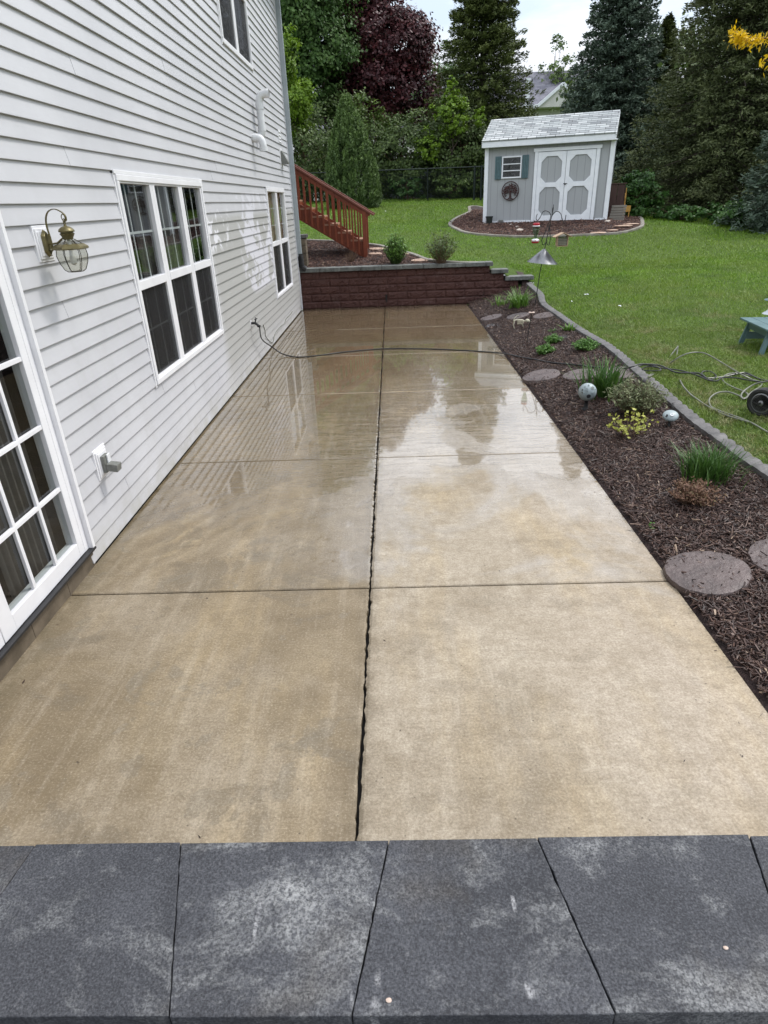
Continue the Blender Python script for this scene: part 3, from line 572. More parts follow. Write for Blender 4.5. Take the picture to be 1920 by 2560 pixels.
# ================================================================== PATIO
XL, XM, XR = -1.948, -.180, 1.548
JY = [-1.3, .70, 2.989, 5.017, 7.077, 9.066, 11.145, YW-.01]
def patio():
    mb = MB(); bev = .013; dz = .005
    def jag(n, amp): 
        a = RNG.normal(0, amp, n); return a
    def slab(x0, x1, y0, y1, side):
        # rim points; the side facing the centre crack is ragged
        k = int((y1-y0)/.022); ys = np.linspace(y0, y1, k+1); jg = jag(k+1, .0026)+.0022*np.sin(ys*7+side) ; jg[0] = jg[-1] = 0
        xa = np.full(k+1, x0); xb = np.full(k+1, x1)
        inner = np.stack([np.full(k+1, x0+(bev if side > 0 else .003)), np.full(k+1, x1-(bev if side < 0 else .003))], 1)
        if side < 0: xb = xb+jg
        else: xa = xa+jg
        V = []; 
        for i in range(k+1):
            y = ys[i]; yi = min(max(y, y0+.006), y1-.006); zi = -dz if i in (0, k) else 0
            V += [(xa[i], y, -.09), (xa[i], y, -dz), (inner[i, 0], yi, 0), (inner[i, 1], yi, 0), (xb[i], y, -dz), (xb[i], y, -.09)]
        F = []
        for i in range(k):
            for j in range(5): a = i*6+j; F.append((a, a+1, a+7, a+6))
        F.append((0, 1, 4, 5)); F.append((1, 2, 3, 4)); e = k*6; F.append((e+5, e+4, e+1, e)); F.append((e+4, e+3, e+2, e+1))
        # note: inner row at the ends sits bev inside, giving the tooled slope
        mb.add(V, [tuple(reversed(f)) for f in F])
    gp = .0060
    for i in range(len(JY)-1):
        y0, y1 = JY[i]+gp, JY[i+1]-gp
        slab(XL+.006, XM-.007, y0, y1, -1); slab(XM+.007, XR, y0, y1, 1)
    o = mb.build('patio', 'patio', smooth=False); tag(o, kind='structure')
    tag(MB().box(XL-.05, XR-.01, JY[0], YW, -.14, -.045).build('patio_joint_soil', 'gap'), kind='structure')
patio()

# ================================================================== TERRACE WALL WITH COPING UNDER THE CAMERA
def coping():
    zt = .9; th = .085; yb, yf = .774, .487
    backs = [-1.42, -1.135, -.729, -.442, -.036, .248, .649, .93, 1.335]; fronts = [-1.45, -1.05, -.77, -.372, -.092, .305, .59, .99, 1.27]
    labs = ['grey coping stone at the far left end of the terrace wall', 'grey coping stone with a pale streak, second from the left end', 'dark coping stone wider at its near edge, left of the scratched one', 'scratched charcoal coping stone left of the patio centre joint',
            'mottled coping stone below the patio centre joint, paler at its near edge', 'coping stone with a large pale patch, right of the mottled one', 'dark coping stone at the right edge of the terrace wall view', 'charcoal coping stone outermost on the right of the terrace wall']
    for i in range(8):
        e = .0011; b0, b1, f0, f1 = backs[i]+e, backs[i+1]-e, fronts[i]+e, fronts[i+1]-e; dy = RNG.normal(0, .0012); dzz = RNG.normal(0, .0008); mb = MB(); n = 22
        # ragged split sides, crisp ends
        L = [(b0+(f0-b0)*t+(RNG.normal(0, .0006) if 0 < t < 1 else 0), yb+dy+(yf-yb)*t) for t in np.linspace(0, 1, n)]
        Rr = [(b1+(f1-b1)*t+(RNG.normal(0, .0006) if 0 < t < 1 else 0), yb+dy+(yf-yb)*t) for t in np.linspace(0, 1, n)]
        poly = L+Rr[::-1]
        mb.prism(poly, lambda x, y: (x, y, zt-th+dzz), lambda x, y: (x, y, zt+dzz))
        o = mb.build('coping_stone', 'coping', org=((b0+b1)/2, (yb+yf)/2, zt-th), bevel=.0018, seg=2); tag(o, labs[i], 'coping stone', 'coping stones along the terrace wall')
    w = empty('terrace_wall', (0, .63, 0), 'grey block terrace wall carrying the coping stones in the foreground', 'wall'); mb = MB()
    for c in range(5):
        z0 = -.05+c*.172; x = -1.43-(c % 2)*.15
        while x < 1.29: mb.box(max(x, -1.43)+.002, min(x+.298, 1.30), .515, .755, z0+.001, min(z0+.169, .813)); x += .3
    mb.build('block_course', 'coping', w, org=(0, .63, 0), bevel=.006)
    tag(MB().box(-1.9, 3, -3, .51, .1, .42).build('terrace', 'coping'), kind='structure')
coping()
def pebbles():
    for px, py, r_, lab in ((1814, 2371, .0035, 'tiny pinkish pebble on the dark coping stone at right'), (972, 2502, .004, 'pale pebble near the front edge of the mottled coping stone')):
        p = onz(px, py, .9); mb = MB().sph((0, 0, 0), r_, 9, 6, (1.25, .9, .45)); mb.v = [(a+random.uniform(-.1, .1)*r_, b+random.uniform(-.1, .1)*r_, c) for a, b, c in mb.v]
        o = mb.build('pebble', 'pebble', smooth=True); o.location = (p[0], p[1], .9+r_*.4); tag(o, lab, 'pebble')
pebbles()

# ================================================================== HOUSE
XW = -1.95; CO = .1016; ZB = .022; YC = 13.60
OPEN = [(.6, 3.30, -1, 2.32), (4.893, 7.092, .735, 2.236), (10.76, 12.54, .612, 2.240), (8.955, 10.735, 3.735, 5.25)]
def house():
    ho = (XW, 0, 0); h = empty('house', ho, 'two storey house wall clad in pale grey lap siding along the left of the patio', 'house')
    # lap siding, course by course, with real openings
    mb = MB(); nC = 55; rs = random.Random(3)
    for c in range(nC):
        z0 = ZB+c*CO; z1 = z0+CO
        cuts = {-6.0, YC-.005}; seams = sorted(rs.uniform(-4, YC-1) for _ in range(rs.choice((2, 3, 3))))
        for a, b, lo, hi in OPEN:
            if hi > z0 and lo < z1: cuts |= {a, b}
        cuts |= set(seams); cuts = sorted(cuts); dx = 0
        for i in range(len(cuts)-1):
            ya, yb = cuts[i], cuts[i+1]
            if yb-ya < .002: continue
            if ya in seams: dx = .0022-dx
            zs = [(z0, z1)]; ym = (ya+yb)/2
            for a, b, lo, hi in OPEN:
                if a < ym < b:
                    nz = []
                    for (p, q) in zs:
                        if hi <= p or lo >= q: nz.append((p, q)); continue
                        if p < lo: nz.append((p, lo))
                        if q > hi: nz.append((hi, q))
                    zs = nz
            for (p, q) in zs:
                f = lambda z: XW+dx+.0175-.0160*(z-z0)/CO
                k = max(2, int((yb-ya)/.5)); ys = np.linspace(ya, yb, k+1); wv = [0]+[rs.gauss(0, .0006) for _ in range(k-1)]+[0]
                V = []
                for y, w_ in zip(ys, wv): V += [(XW+.0005, y, p), (f(p)+w_, y, p), (f(p+.004)+w_+.0004, y, p+.004), (f(q)+w_*.4, y, q)]
                F = []
                for j in range(k):
                    for m in range(3): a = j*4+m; F.append((a, a+4, a+5, a+1))
                F += [(0, 1, 2, 3), (4*k+3, 4*k+2, 4*k+1, 4*k)]
                mb.add(V, F)
    mb.build('siding', 'siding', h, ho)
    mb = MB(); ztop = ZB+nC*CO      # end gable wall and sheathing
    mb.box(-9, XW-.02, YC-.02, YC+.03, 0, ztop); mb.build('end_wall', 'siding', h, ho)
    mb = MB(); mb.box(XW-.06, XW-.012, -6, .6, 0, ztop); mb.box(XW-.06, XW-.012, 3.30, 4.893, .1, ztop); mb.box(XW-.06, XW-.012, 7.092, 10.76, .1, 3.7); mb.box(XW-.06, XW-.012, 12.54, YC-.03, .1, ztop); mb.box(XW-.06, XW-.012, 4.893, 12.54, 5.26, ztop)
    mb.box(XW-.06, XW-.012, 4.893, 7.092, 2.24, 5.26).box(XW-.06, XW-.012, 7.092, 8.95, 3.7, 5.26).box(XW-.06, XW-.012, .6, 3.3, 2.32, ztop)
    mb.build('sheathing', 'dark', h, ho)
    MB().box(-8, XW-.07, -6, YC-.04, -.2, .075).build('floor_slab', 'foundation', h, ho)
    mb = MB(); mb.box(XW-.05, XW-.004, -6, YC, -.3, .016).build('foundation', 'gap', h, ho)
    mb = MB(); y = .6
    while y < 3.33: mb.box(XW-.06, XW+.012, y, min(y+.395, 3.335), -.3, .099); y += .398
    mb.build('foundation', 'foundation', h, ho, bevel=.002)
    # corner post
    mb = MB(); mb.box(XW-.01, XW+.026, YC-.075, YC+.04, ZB, ztop); mb.build('corner_trim', 'trim', h, ho, bevel=.004)
    # roof, above the frame
    mb = MB(); mb.add([(XW+.45, -6.3, ztop-.05), (XW+.45, YC+.4, ztop-.05), (-6, YC+.4, ztop+2.4), (-6, -6.3, ztop+2.4), (XW+.45, -6.3, ztop+.12), (XW+.45, YC+.4, ztop+.12), (-6, YC+.4, ztop+2.57), (-6, -6.3, ztop+2.57)],
                      [(0, 1, 2, 3), (7, 6, 5, 4), (0, 4, 5, 1), (1, 5, 6, 2), (2, 6, 7, 3), (3, 7, 4, 0)]); mb.build('roof', 'farroof', h, ho)

    def unit_(h, x0, y0, y1, z0, z1, gu, gl, rail, frame, grU, grL, cur, room):
        """window: outer rect, glass rects"""
        w = MB(); fx0, fx1 = XW-.03, XW+.034
        w.box(fx0, fx1, y0, y1, z1-frame, z1).box(fx0, fx1, y0, y1, z0, z0+frame)
        w.box(fx0, fx1-.0015, y0, y0+frame, z0+frame, z1-frame).box(fx0, fx1-.0015, y1-frame, y1, z0+frame, z1-frame)
        win = w.build('window', 'trim', h, ho, bevel=.004)
        j = MB(); j.box(XW-.01, XW+.022, y0-.022, y0-.001, z0-.02, z1+.02).box(XW-.01, XW+.022, y1+.001, y1+.022, z0-.02, z1+.02).box(XW-.01, XW+.030, y0-.022, y1+.022, z1+.001, z1+.026).build('window_trim', 'trim', win, ho, bevel=.002)
        s = MB(); sx0, sx1 = XW-.028, XW+.022
        for i, (a, b, lo, hi) in enumerate(gu):
            pa = y0+frame if i == 0 else (gu[i-1][1]+a)/2; pb = y1-frame if i == len(gu)-1 else (b+gu[i+1][0])/2
            l2, h2 = gl[i][2], gl[i][3]; pa += .001; pb -= .001
            s.box(sx0, sx1, pa, a, z0+frame, z1-frame).box(sx0, sx1, b, pb, z0+frame, z1-frame)
            s.box(sx0, sx1-.001, a, b, hi, z1-frame).box(sx0, sx1-.001, a, b, z0+frame, l2).box(sx0, sx1+.004, a, b, h2, lo)
        s.build('sash', 'trim', win, ho, bevel=.003)
        for kind, G_, gr in (('u', gu, grU), ('l', gl, grL)):
            for (a, b, lo, hi) in G_:
                MB().add([(XW-.010, a, lo), (XW-.010, b, lo), (XW-.010, b, hi), (XW-.010, a, hi)], [(0, 1, 2, 3)]).build('pane', 'glass', win, ho)
                if kind == 'l': MB().box(XW+.004, XW+.005, a, b, lo, hi).build('insect_screen', 'screen', win, ho)
                if gr:
                    q = MB(); gy, gz, gw = gr; xg = XW-.024
                    for t in gy: y = a+(b-a)*t; q.box(xg, xg+.006, y-gw/2, y+gw/2, lo, hi)
                    for t in gz: z = lo+(hi-lo)*t; q.box(xg-.001, xg+.0068, a, b, z-gw/2, z+gw/2)
                    q.build('grille', 'trim', win, ho)
        # dark room with drapes behind
        r = MB(); D = 1.3; r.box(XW-D, XW-D+.02, y0-.5, y1+.5, z0-.4, z1+.3).box(XW-D, XW-.06, y0-.5, y0-.48, z0-.4, z1+.3).box(XW-D, XW-.06, y1+.48, y1+.5, z0-.4, z1+.3).box(XW-D, XW-.06, y0-.5, y1+.5, z1+.28, z1+.3).box(XW-D, XW-.06, y0-.5, y1+.5, z0-.42, z0-.4)
        r.build('room', 'dark', h, ho)
        for (a, b, lo, hi, mt) in cur:
            n = int((b-a)/.012); V = []
            for i in range(n+1):
                y = a+(b-a)*i/n; xx = XW-.085+.022*math.sin(i*.95)+.008*math.sin(i*.31); V += [(xx, y, lo), (xx, y, hi)]
            MB().add(V, [(2*i, 2*i+2, 2*i+3, 2*i+1) for i in range(n)]).build('curtain', mt, win, ho, smooth=True)
        return win
    # big triple window
    gu = [(4.944, 5.56, 1.517, 2.180), (5.676, 6.303, 1.517, 2.180), (6.420, 7.02, 1.517, 2.180)]; gl = [(a, b, .794, 1.452) for a, b, _, _ in gu]
    w = unit_(h, 0, 4.893, 7.092, .735, 2.236, gu, gl, 0, .042, ((.3, .635), (.5,), .017), ((.3, .66), (.52,), .013), [(5.35, 5.75, .8, 2.2, 'curtain_d'), (6.0, 6.35, .8, 2.2, 'curtain_d')], 0)
    w['label'] = 'large triple window with grilles over the patio'
    gu = [(10.845, 11.59, 1.458, 2.196), (11.745, 12.475, 1.458, 2.196)]; gl = [(a, b, .668, 1.397) for a, b, _, _ in gu]
    w = unit_(h, 0, 10.76, 12.54, .612, 2.240, gu, gl, 0, .042, ((.25, .5, .75), (.33, .67), .015), None, [(10.8, 12.5, .7, 2.2, 'blind')], 0)
    w['label'] = 'far double window with vertical blinds near the house corner'
    gu = [(9.033, 9.765, 4.56, 5.18), (9.90, 10.68, 4.56, 5.18)]; gl = [(a, b, 3.80, 4.50) for a, b, _, _ in gu]
    w = unit_(h, 0, 8.955, 10.735, 3.735, 5.25, gu, gl, 0, .045, None, ((.33, .66), (.5,), .010), [], 0)
    w['label'] = 'upstairs double window with dark screens'
    # french patio door: door > frame/pane/...
    d = MB(); fx0, fx1 = XW-.05, XW+.03; zt = 2.24
    def pnl(y0, y1, cols, rowz):
        q = MB(); st = .105; q.box(fx0, fx1-.012, y0, y0+st, .140, zt).box(fx0, fx1-.012, y1-.06, y1, .140, zt).box(fx0, fx1-.0125, y0+st, y1-.06, .140, .232).box(fx0, fx1-.0125, y0+st, y1-.06, rowz[-1], zt)
        return q
    q = pnl(2.372, 3.248, None, (2.07,)); q2 = pnl(1.49, 2.366, None, (2.07,)); q.v += []; 
    fr = MB(); fr.box(fx0, XW+.018, 3.250, 3.296, .138, 2.30).box(fx0, XW+.018, 1.42, 1.487, .138, 2.30).box(fx0, XW+.0182, 1.42, 3.296, 2.243, 2.30)
    fr.box(XW-.01, XW+.046, 3.297, 3.326, .137, 2.33).box(XW-.01, XW+.034, 3.3265, 3.341, .10, 2.33).box(XW-.01, XW+.0462, .62, 3.326, 2.302, 2.34).box(XW-.01, XW+.030, .62, 1.419, .138, 2.30)
    door = fr.build('patio_door', 'trim', h, ho, bevel=.003); door['label'] = 'white glazed patio door with square panes'
    q.build('door_leaf', 'trim', door, ho, bevel=.003); q2.build('door_leaf', 'trim', door, ho, bevel=.003)
    for (a, b) in ((2.477, 3.188), (1.595, 2.306)):
        MB().add([(XW-.008, a-.01, .225), (XW-.008, b+.01, .225), (XW-.008, b+.01, 2.08), (XW-.008, a-.01, 2.08)], [(0, 1, 2, 3)]).build('pane', 'glass', door, ho)
        m = MB(); W_ = .024
        for t in (1/3, 2/3): y = a+(b-a)*t; m.box(XW-.004, XW+.014, y-W_/2, y+W_/2, .232, 2.07)
        for z in (.592, .964, 1.335, 1.70): m.box(XW-.0035, XW+.0145, a, b, z-W_/2, z+W_/2)
        m.build('muntin', 'trim', door, ho, bevel=.002)
    sill = MB(); sill.box(XW-.03, XW+.050, .62, 3.326, .122, .1365).box(XW-.03, XW+.038, .62, 3.324, .110, .1205).box(XW-.03, XW+.028, .62, 3.322, .100, .1085); sill.build('door_sill', 'blackrub', door, ho, bevel=.002)
    r = MB(); r.box(XW-1.6, XW-1.58, .3, 3.6, 0, 2.5).box(XW-1.6, XW-.07, .3, .32, 0, 2.5).box(XW-1.6, XW-.07, 3.58, 3.6, 0, 2.5).box(XW-1.6, XW-.07, .3, 3.6, 2.48, 2.5).box(XW-1.6, XW-.07, .3, 3.6, .078, .1); r.build('room', 'dark', h, ho)
    n = 60; V = []
    for i in range(n+1): y = 2.72+(3.22-2.72)*i/n; xx = XW-.14+.022*math.sin(i*.9); V += [(xx, y, .12), (xx, y, 2.2)]
    MB().add(V, [(2*i, 2*i+2, 2*i+3, 2*i+1) for i in range(n)]).build('curtain', 'curtain_d', door, ho, smooth=True)
house()

def downspout():
    x0, x1, y0, y1 = XW+.030, XW+.105, YC-.06, YC+.04; o = (x0, (y0+y1)/2, .75)
    t = empty('downspout', o, 'grey square downspout running down the house corner to a black drain pipe', 'downspout')
    mb = MB(); mb.box(x0, x1, y0, y1, 1.05, 5.55)
    for k in (.25, .5, .75): mb.box(x1, x1+.004, y0+(y1-y0)*k-.008, y0+(y1-y0)*k+.008, 1.06, 5.54)
    mb.build('pipe', 'spout', t, o, bevel=.008)
    mb = MB(); mb.tube([(x0+.045, y0+.05, 1.10), (x0+.045, y0+.05, .92), (x0+.06, y0+.06, .84), (x0+.12, y0+.09, .80)], .058, 12)
    for k in range(9): z = .86+k*.024; mb.lathe([(.058, -.006), (.066, 0), (.058, .006)], (x0+.045, y0+.05, z), 12)
    mb.build('drain_pipe', 'blackrub', t, o, smooth=True)
    for z in (1.5, 3.4, 5.2): MB().box(x0-.004, x1+.006, y0-.004, y1+.004, z, z+.03).build('strap', 'spout', t, o)
downspout()

def wall_lantern():
    B = atX(80, 600, XW+.01); yc, zc = 3.70, 1.855; o = (XW, yc, zc); t = empty('wall_lantern', o, 'antique brass lantern with faceted glass on the siding left of the triple window', 'lantern'); t.scale = (.80, .86, .82)
    mb = MB(); mb.box(XW+.002, XW+.026, yc-.098, yc+.098, zc-.112, zc+.112).box(XW+.026, XW+.034, yc-.082, yc+.082, zc-.094, zc+.094).box(XW+.034, XW+.040, yc-.066, yc+.066, zc-.076, zc+.076); mb.build('mounting_block', 'trim', t, o, bevel=.006)
    hexa = [(0, .088), (.042, .052), (.042, -.052), (0, -.088), (-.042, -.052), (-.042, .052)]
    mb = MB(); mb.prism([(a, b) for a, b in hexa], lambda a, b: (XW+.040, yc+a, zc+b), lambda a, b: (XW+.050+.012, yc+a*.8, zc+b*.85)); mb.build('back_plate', 'brass', t, o, bevel=.003)
    cx, cyy = XW+.205, yc+.0   # lantern axis
    zr = zc-.02                # rim height
    # scrolled arm
    A = [(XW+.058, yc, zc-.035), (XW+.075, yc, zc-.045), (XW+.082, yc, zc+.02), (XW+.078, yc, zc+.12), (XW+.105, yc, zc+.185), (XW+.16, yc, zc+.205), (XW+.215, yc, zc+.175), (XW+.222, yc, zc+.14), (XW+.205, yc, zc+.125)]
    mb = MB(); C = catmull(A, 8)
    for a, b in zip(C[:-1], C[1:]): mb.bar(a, tuple(np.array(b)+(np.array(b)-np.array(a))*.15), .016, .005, up=tuple(np.cross(np.array(b)-np.array(a), (0, 1, 0))))
    mb.tube([(XW+.06, yc, zc-.005), (XW+.12, yc, zc+.0), (cx-.03, yc, zc+.035)], .005, 8); mb.build('arm', 'brass', t, o)
    mb = MB(); zt = zr+.125
    for k in range(2): 
        ring = [(cx+.012*math.cos(u)*(1 if k else 0), yc+.012*math.cos(u)*(0 if k else 1), zt+.022+k*.026+.020*math.sin(u)) for u in np.linspace(0, 2*PI, 13)]; mb.tube(ring, .0028, 6, False)
    mb.build('chain', 'brass', t, o)
    mb = MB(); mb.lathe([(0, .135), (.008, .132), (.010, .122), (.030, .116), (.046, .104), (.052, .092), (.050, .086), (.040, .084), (.040, .080), (.048, .076), (.044, .068), (.034, .052), (.032, .040)], (cx, cyy, zr+0), 24); mb.build('cap', 'brass', t, o, smooth=True)
    n = 6; r0, r1, r2, r3 = .036, .088, .100, .048; P = PI/6
    ro = MB(); ro.lathe([(r0, .040), (r1, .004)], (cx, cyy, zr), n, a0=P); ro.f = [f for f in ro.f if len(f) == 4]; ro.build('roof_glass', 'clear', t, o)
    mb = MB(); mb.lathe([(r1-.004, .006), (r1, .012), (r2+.014, -.004), (r2+.018, -.016), (r2+.008, -.022), (r2-.012, -.022), (r1-.004, .006)], (cx, cyy, zr), n, a0=P); mb.f = [f for f in mb.f if len(f) == 4]; mb.build('rim', 'brass', t, o)
    bw = MB(); prof = [(r2-.008, -.022), (r2-.002, -.06), (r2-.012, -.105), (r2-.034, -.150), (r3, -.162)]; bw.lathe(prof, (cx, cyy, zr), n, a0=P); bw.f = [f for f in bw.f if len(f) == 4]; bw.build('bowl_glass', 'clear', t, o)
    mb = MB()
    for k in range(n):
        a = P+2*PI*k/n; mb.tube([(cx+(r+.001)*math.cos(a), cyy+(r+.001)*math.sin(a), zr+z) for r, z in prof], .0024, 6); mb.tube([(cx+r*math.cos(a), cyy+r*math.sin(a), zr+z) for r, z in ((r0, .041), (r1, .006))], .0028, 6)
    mb.lathe([(r3+.003, -.164), (r3+.003, -.160), (0, -.160), (0, -.164)], (cx, cyy, zr), n, a0=P); mb.build('came', 'brassdark', t, o)
    mb = MB(); mb.lathe([(.012, .04), (.014, -.03), (.016, -.05), (.022, -.08), (.020, -.11), (0, -.125)], (cx, cyy, zr), 14); mb.build('bulb', 'pvc', t, o, smooth=True)
wall_lantern()

def outlet_cover():
    yc, zc = 3.715, .545; o = (XW, yc, zc); t = empty('outlet_box', o, 'weathered grey outdoor outlet box low on the siding beside the door', 'outlet'); t.scale = (.85, .88, .88)
    mb = MB(); mb.box(XW+.002, XW+.026, yc-.098, yc+.098, zc-.115, zc+.115).box(XW+.026, XW+.036, yc-.082, yc+.082, zc-.097, zc+.097).box(XW+.036, XW+.043, yc-.066, yc+.066, zc-.080, zc+.080); mb.build('mounting_block', 'trim', t, o, bevel=.007)
    mb = MB(); mb.box(XW+.043, XW+.070, yc-.050, yc+.035, zc-.072, zc+.058); mb.build('cover', 'vent', t, o, bevel=.004)
    MB().box(XW+.070, XW+.082, yc-.01, yc+.04, zc-.01, zc+.058).build('hinge', 'pvc', t, o, bevel=.004)
    m = Matrix.Translation((XW+.07, yc-.01, zc-.03)) @ Matrix.Rotation(R(8), 4, 'Y'); MB().box(0, .085, -.035, .04, -.028, .028, m).build('flap', 'vent', t, o, bevel=.003)
outlet_cover()

def vents():
    yc = 10.17; o = (XW, yc, 2.85); r = .052
    t = empty('exhaust_pipe', o, 'short white plastic exhaust elbow turned down to the ground', 'vent pipe'); mb = MB()
    C = catmull([(XW, yc, 2.86), (XW+.07, yc, 2.862), (XW+.13, yc, 2.84), (XW+.155, yc, 2.77), (XW+.157, yc, 2.70)], 5); mb.tube(C, r, 16, False); mb.build('pipe', 'pvc', t, o, smooth=True)
    [MB().tube(q_, r+.006, 16, False).build('collar', 'pvc', t, o, smooth=True) for q_ in ([(XW+.157, yc, 2.695), (XW+.157, yc, 2.755)], [(XW+.03, yc, 2.861), (XW+.075, yc, 2.862)])]
    MB().lathe([(0, 0), (r-.004, 0)], (XW+.157, yc, 2.705), 16).build('opening', 'gap', t, o)
    yc = 10.50; o = (XW, yc, 2.9); t = empty('exhaust_pipe', o, 'tall white plastic exhaust pipe with its top elbow turned outward', 'vent pipe'); mb = MB()
    mb.tube(catmull([(XW, yc, 2.90), (XW+.06, yc, 2.905), (XW+.10, yc, 2.95), (XW+.105, yc, 3.02), (XW+.105, yc, 3.25), (XW+.105, yc, 3.33), (XW+.13, yc, 3.40), (XW+.20, yc, 3.425), (XW+.25, yc, 3.425)], 4), r, 16, False); mb.build('pipe', 'pvc', t, o, smooth=True)
    [MB().tube(q_, r+.006, 16, False).build('collar', 'pvc', t, o, smooth=True) for q_ in ([(XW+.105, yc, 3.235), (XW+.105, yc, 3.31)], [(XW+.215, yc, 3.425), (XW+.262, yc, 3.425)], [(XW+.105, yc, 2.97), (XW+.105, yc, 3.01)])]
    MB().lathe([(0, 0), (r-.004, 0)], (XW+.245, yc, 3.425), 16, Matrix.Rotation(PI/2, 4, 'Y')).build('opening', 'gap', t, o)
    o = (XW, 12.65, 3.08); t = empty('wall_vent', o, 'flat white louvred vent high on the siding near the downspout', 'vent')
    mb = MB(); mb.box(XW+.002, XW+.022, 12.56, 12.80, 2.97, 3.19); mb.build('frame', 'trim', t, o, bevel=.004); mb = MB()
    for k in range(4): mb.bar((XW+.026, 12.575, 3.0+k*.05), (XW+.026, 12.785, 3.0+k*.05), .02, .006, up=(1, 0, .6))
    mb.build('louvre', 'trim', t, o)
    o = (XW, 12.65, 2.7); t = empty('dryer_hood', o, 'grey plastic dryer hood on the siding near the downspout', 'vent')
    MB().box(XW+.002, XW+.022, 12.54, 12.80, 2.60, 2.90).build('mounting_block', 'trim', t, o, bevel=.004)
    MB().prism([(0, .14), (.02, .14), (.115, -.03), (.115, -.07), (0, -.07)], lambda a, b: (XW+.022+a, 12.585, 2.72+b), lambda a, b: (XW+.022+a, 12.755, 2.72+b)).build('hood', 'vent', t, o, bevel=.004)
vents()

def spigot():
    o = (XW, 8.58, .585); t = empty('spigot', o, 'black garden tap on the siding feeding the black hose', 'tap'); mb = MB()
    MB().box(XW+.003, XW+.018, 8.545, 8.615, .545, .625).build('escutcheon', 'trim', t, o, bevel=.004)
    mb.tube([(XW+.015, 8.58, .585), (XW+.075, 8.58, .585), (XW+.11, 8.575, .555)], .017, 10); mb.lathe([(.024, -.012), (.024, .012)], (XW+.118, 8.573, .545), 10); mb.tube([(XW+.07, 8.58, .585), (XW+.085, 8.585, .635)], .009, 8); mb.build('body', 'iron', t, o, smooth=True)
    mb = MB()
    for k in range(4): a = PI/2*k+.4; mb.bar((XW+.086, 8.585, .638), (XW+.086+.02*math.cos(a), 8.585+.032*math.sin(a), .640+.012*math.sin(a)), .012, .008)
    mb.build('handle', 'iron', t, o)
    # loose wire hanging on the wall
    P = [atX(658, 811, XW+.018), atX(663, 830, XW+.02), atX(665, 842, XW+.02), atX(678, 856, XW+.02), atX(684, 852, XW+.02), atX(687, 835, XW+.02), atX(700, 818, XW+.02), atX(711, 808, XW+.02), atX(716, 796, XW+.02), atX(724, 788, XW+.02), atX(731, 779, XW+.02)]
    mb = MB().tube(catmull(P, 6), .0055, 6); tag(mb.build('loose_cable', 'hose_grey', org=tuple(P[0]), smooth=True), 'thin grey cable drooping along the siding bottom behind the tap', 'cable')
spigot()

# ================================================================== RETAINING WALL
def retaining_wall():
    y0 = YW; o = (0, y0, 0); t = empty('retaining_wall', o, 'dark red split face block retaining wall across the far end of the patio', 'retaining wall')
    CH = .148; rs = np.random.default_rng(5); V = []; F = []; mbb = MB()
    ends = [2.90, 2.90, 2.62, 2.33, 2.02]
    for c in range(5):
        z0 = -.01+c*CH*1.0; z1 = z0+CH-.0035; x = XW+.01-(c % 2)*.2; sb = c*.012
        while x < ends[c]-.03:
            xa = max(x, XW+.012)+.0018; xb = min(x+.405, ends[c])-.0018; x += .405
            if xb-xa < .04: continue
            nx, nz = max(2, int((xb-xa)/.03)), 5; base = len(mbb.v); tilt = rs.normal(0, .003); pv = []
            for k in range(nz+1):
                for i in range(nx+1):
                    edge = i in (0, nx) or k in (0, nz); b_ = rs.normal(0, .0045)+.5*rs.normal(0, .006)*math.sin(i*.9+c)
                    pv.append((xa+(xb-xa)*i/nx, y0+sb+(.010 if edge else -.005+b_+tilt), z0+(z1-z0)*k/nz))
            fr = [(k*(nx+1)+i, k*(nx+1)+i+1, (k+1)*(nx+1)+i+1, (k+1)*(nx+1)+i) for k in range(nz) for i in range(nx)]
            mbb.add(pv, fr); mbb.box(xa, xb, y0+sb+.012, y0+.25, z0, z1)
    mbb.build('block_course', 'block', t, o)
    MB().box(XW+.012, 2.03, y0+.235, y0+.262, -.3, .72).box(2.0305, 2.33, y0+.236, y0+.261, -.3, .57).box(2.3305, 2.90, y0+.235, y0+.262, -.3, .42).build('backing', 'gap', t, o)
    # caps: each a stone
    zt = -.01+5*CH; mats_ = 'capstone'
    def cap(x0, x1, z): 
        mb = MB(); n = 12; top = []
        w = rs.normal(0, .003); ya, yb = y0-.030+w, y0+.27
        poly = [(x0, yb)]+[(x0+rs.normal(0, .0015), ya+.006)]+[(x0+(x1-x0)*k/n, ya+rs.normal(0, .004)) for k in range(1, n)]+[(x1+rs.normal(0, .0015), ya+.006), (x1, yb)]
        mb.prism(poly, lambda a, b: (a, b, z), lambda a, b: (a, b, z+.075)); mb.build('cap_stone', 'capstone', t, o, bevel=.006)
    x = XW+.005
    while x < 2.02: xe = min(x+.43, 2.075); cap(x+.002, xe-.002, zt); x += .43
    cap(1.98, 2.395, zt-CH+.001) if False else cap(2.04, 2.40, zt-CH)
    cap(2.34, 2.70, zt-2*CH); cap(2.702, 2.93, zt-2*CH)
    p = atY(966, 745, y0-.008); MB().box(p[0]-.016, p[0]+.016, y0-.012, y0+.02, .09, .24).build('weep_slot', 'gap', t, o)
    # buff pillar behind the downspout
    q = empty('stone_pillar', (-1.92, 14.3, .75), 'small buff block pillar standing behind the downspout', 'pillar'); mb = MB()
    for k in range(4): mb.box(-2.25+(k % 2)*.02, -1.82, 14.15, 14.42, .76+k*.15, .905+k*.15)
    mb.build('block_course', 'foundation', q, (-1.92, 14.3, .75), bevel=.01); MB().box(-2.3, -1.79, 14.12, 14.45, 1.362, 1.43).build('cap_stone', 'concrete', q, (-1.92, 14.3, .75), bevel=.01)
retaining_wall()

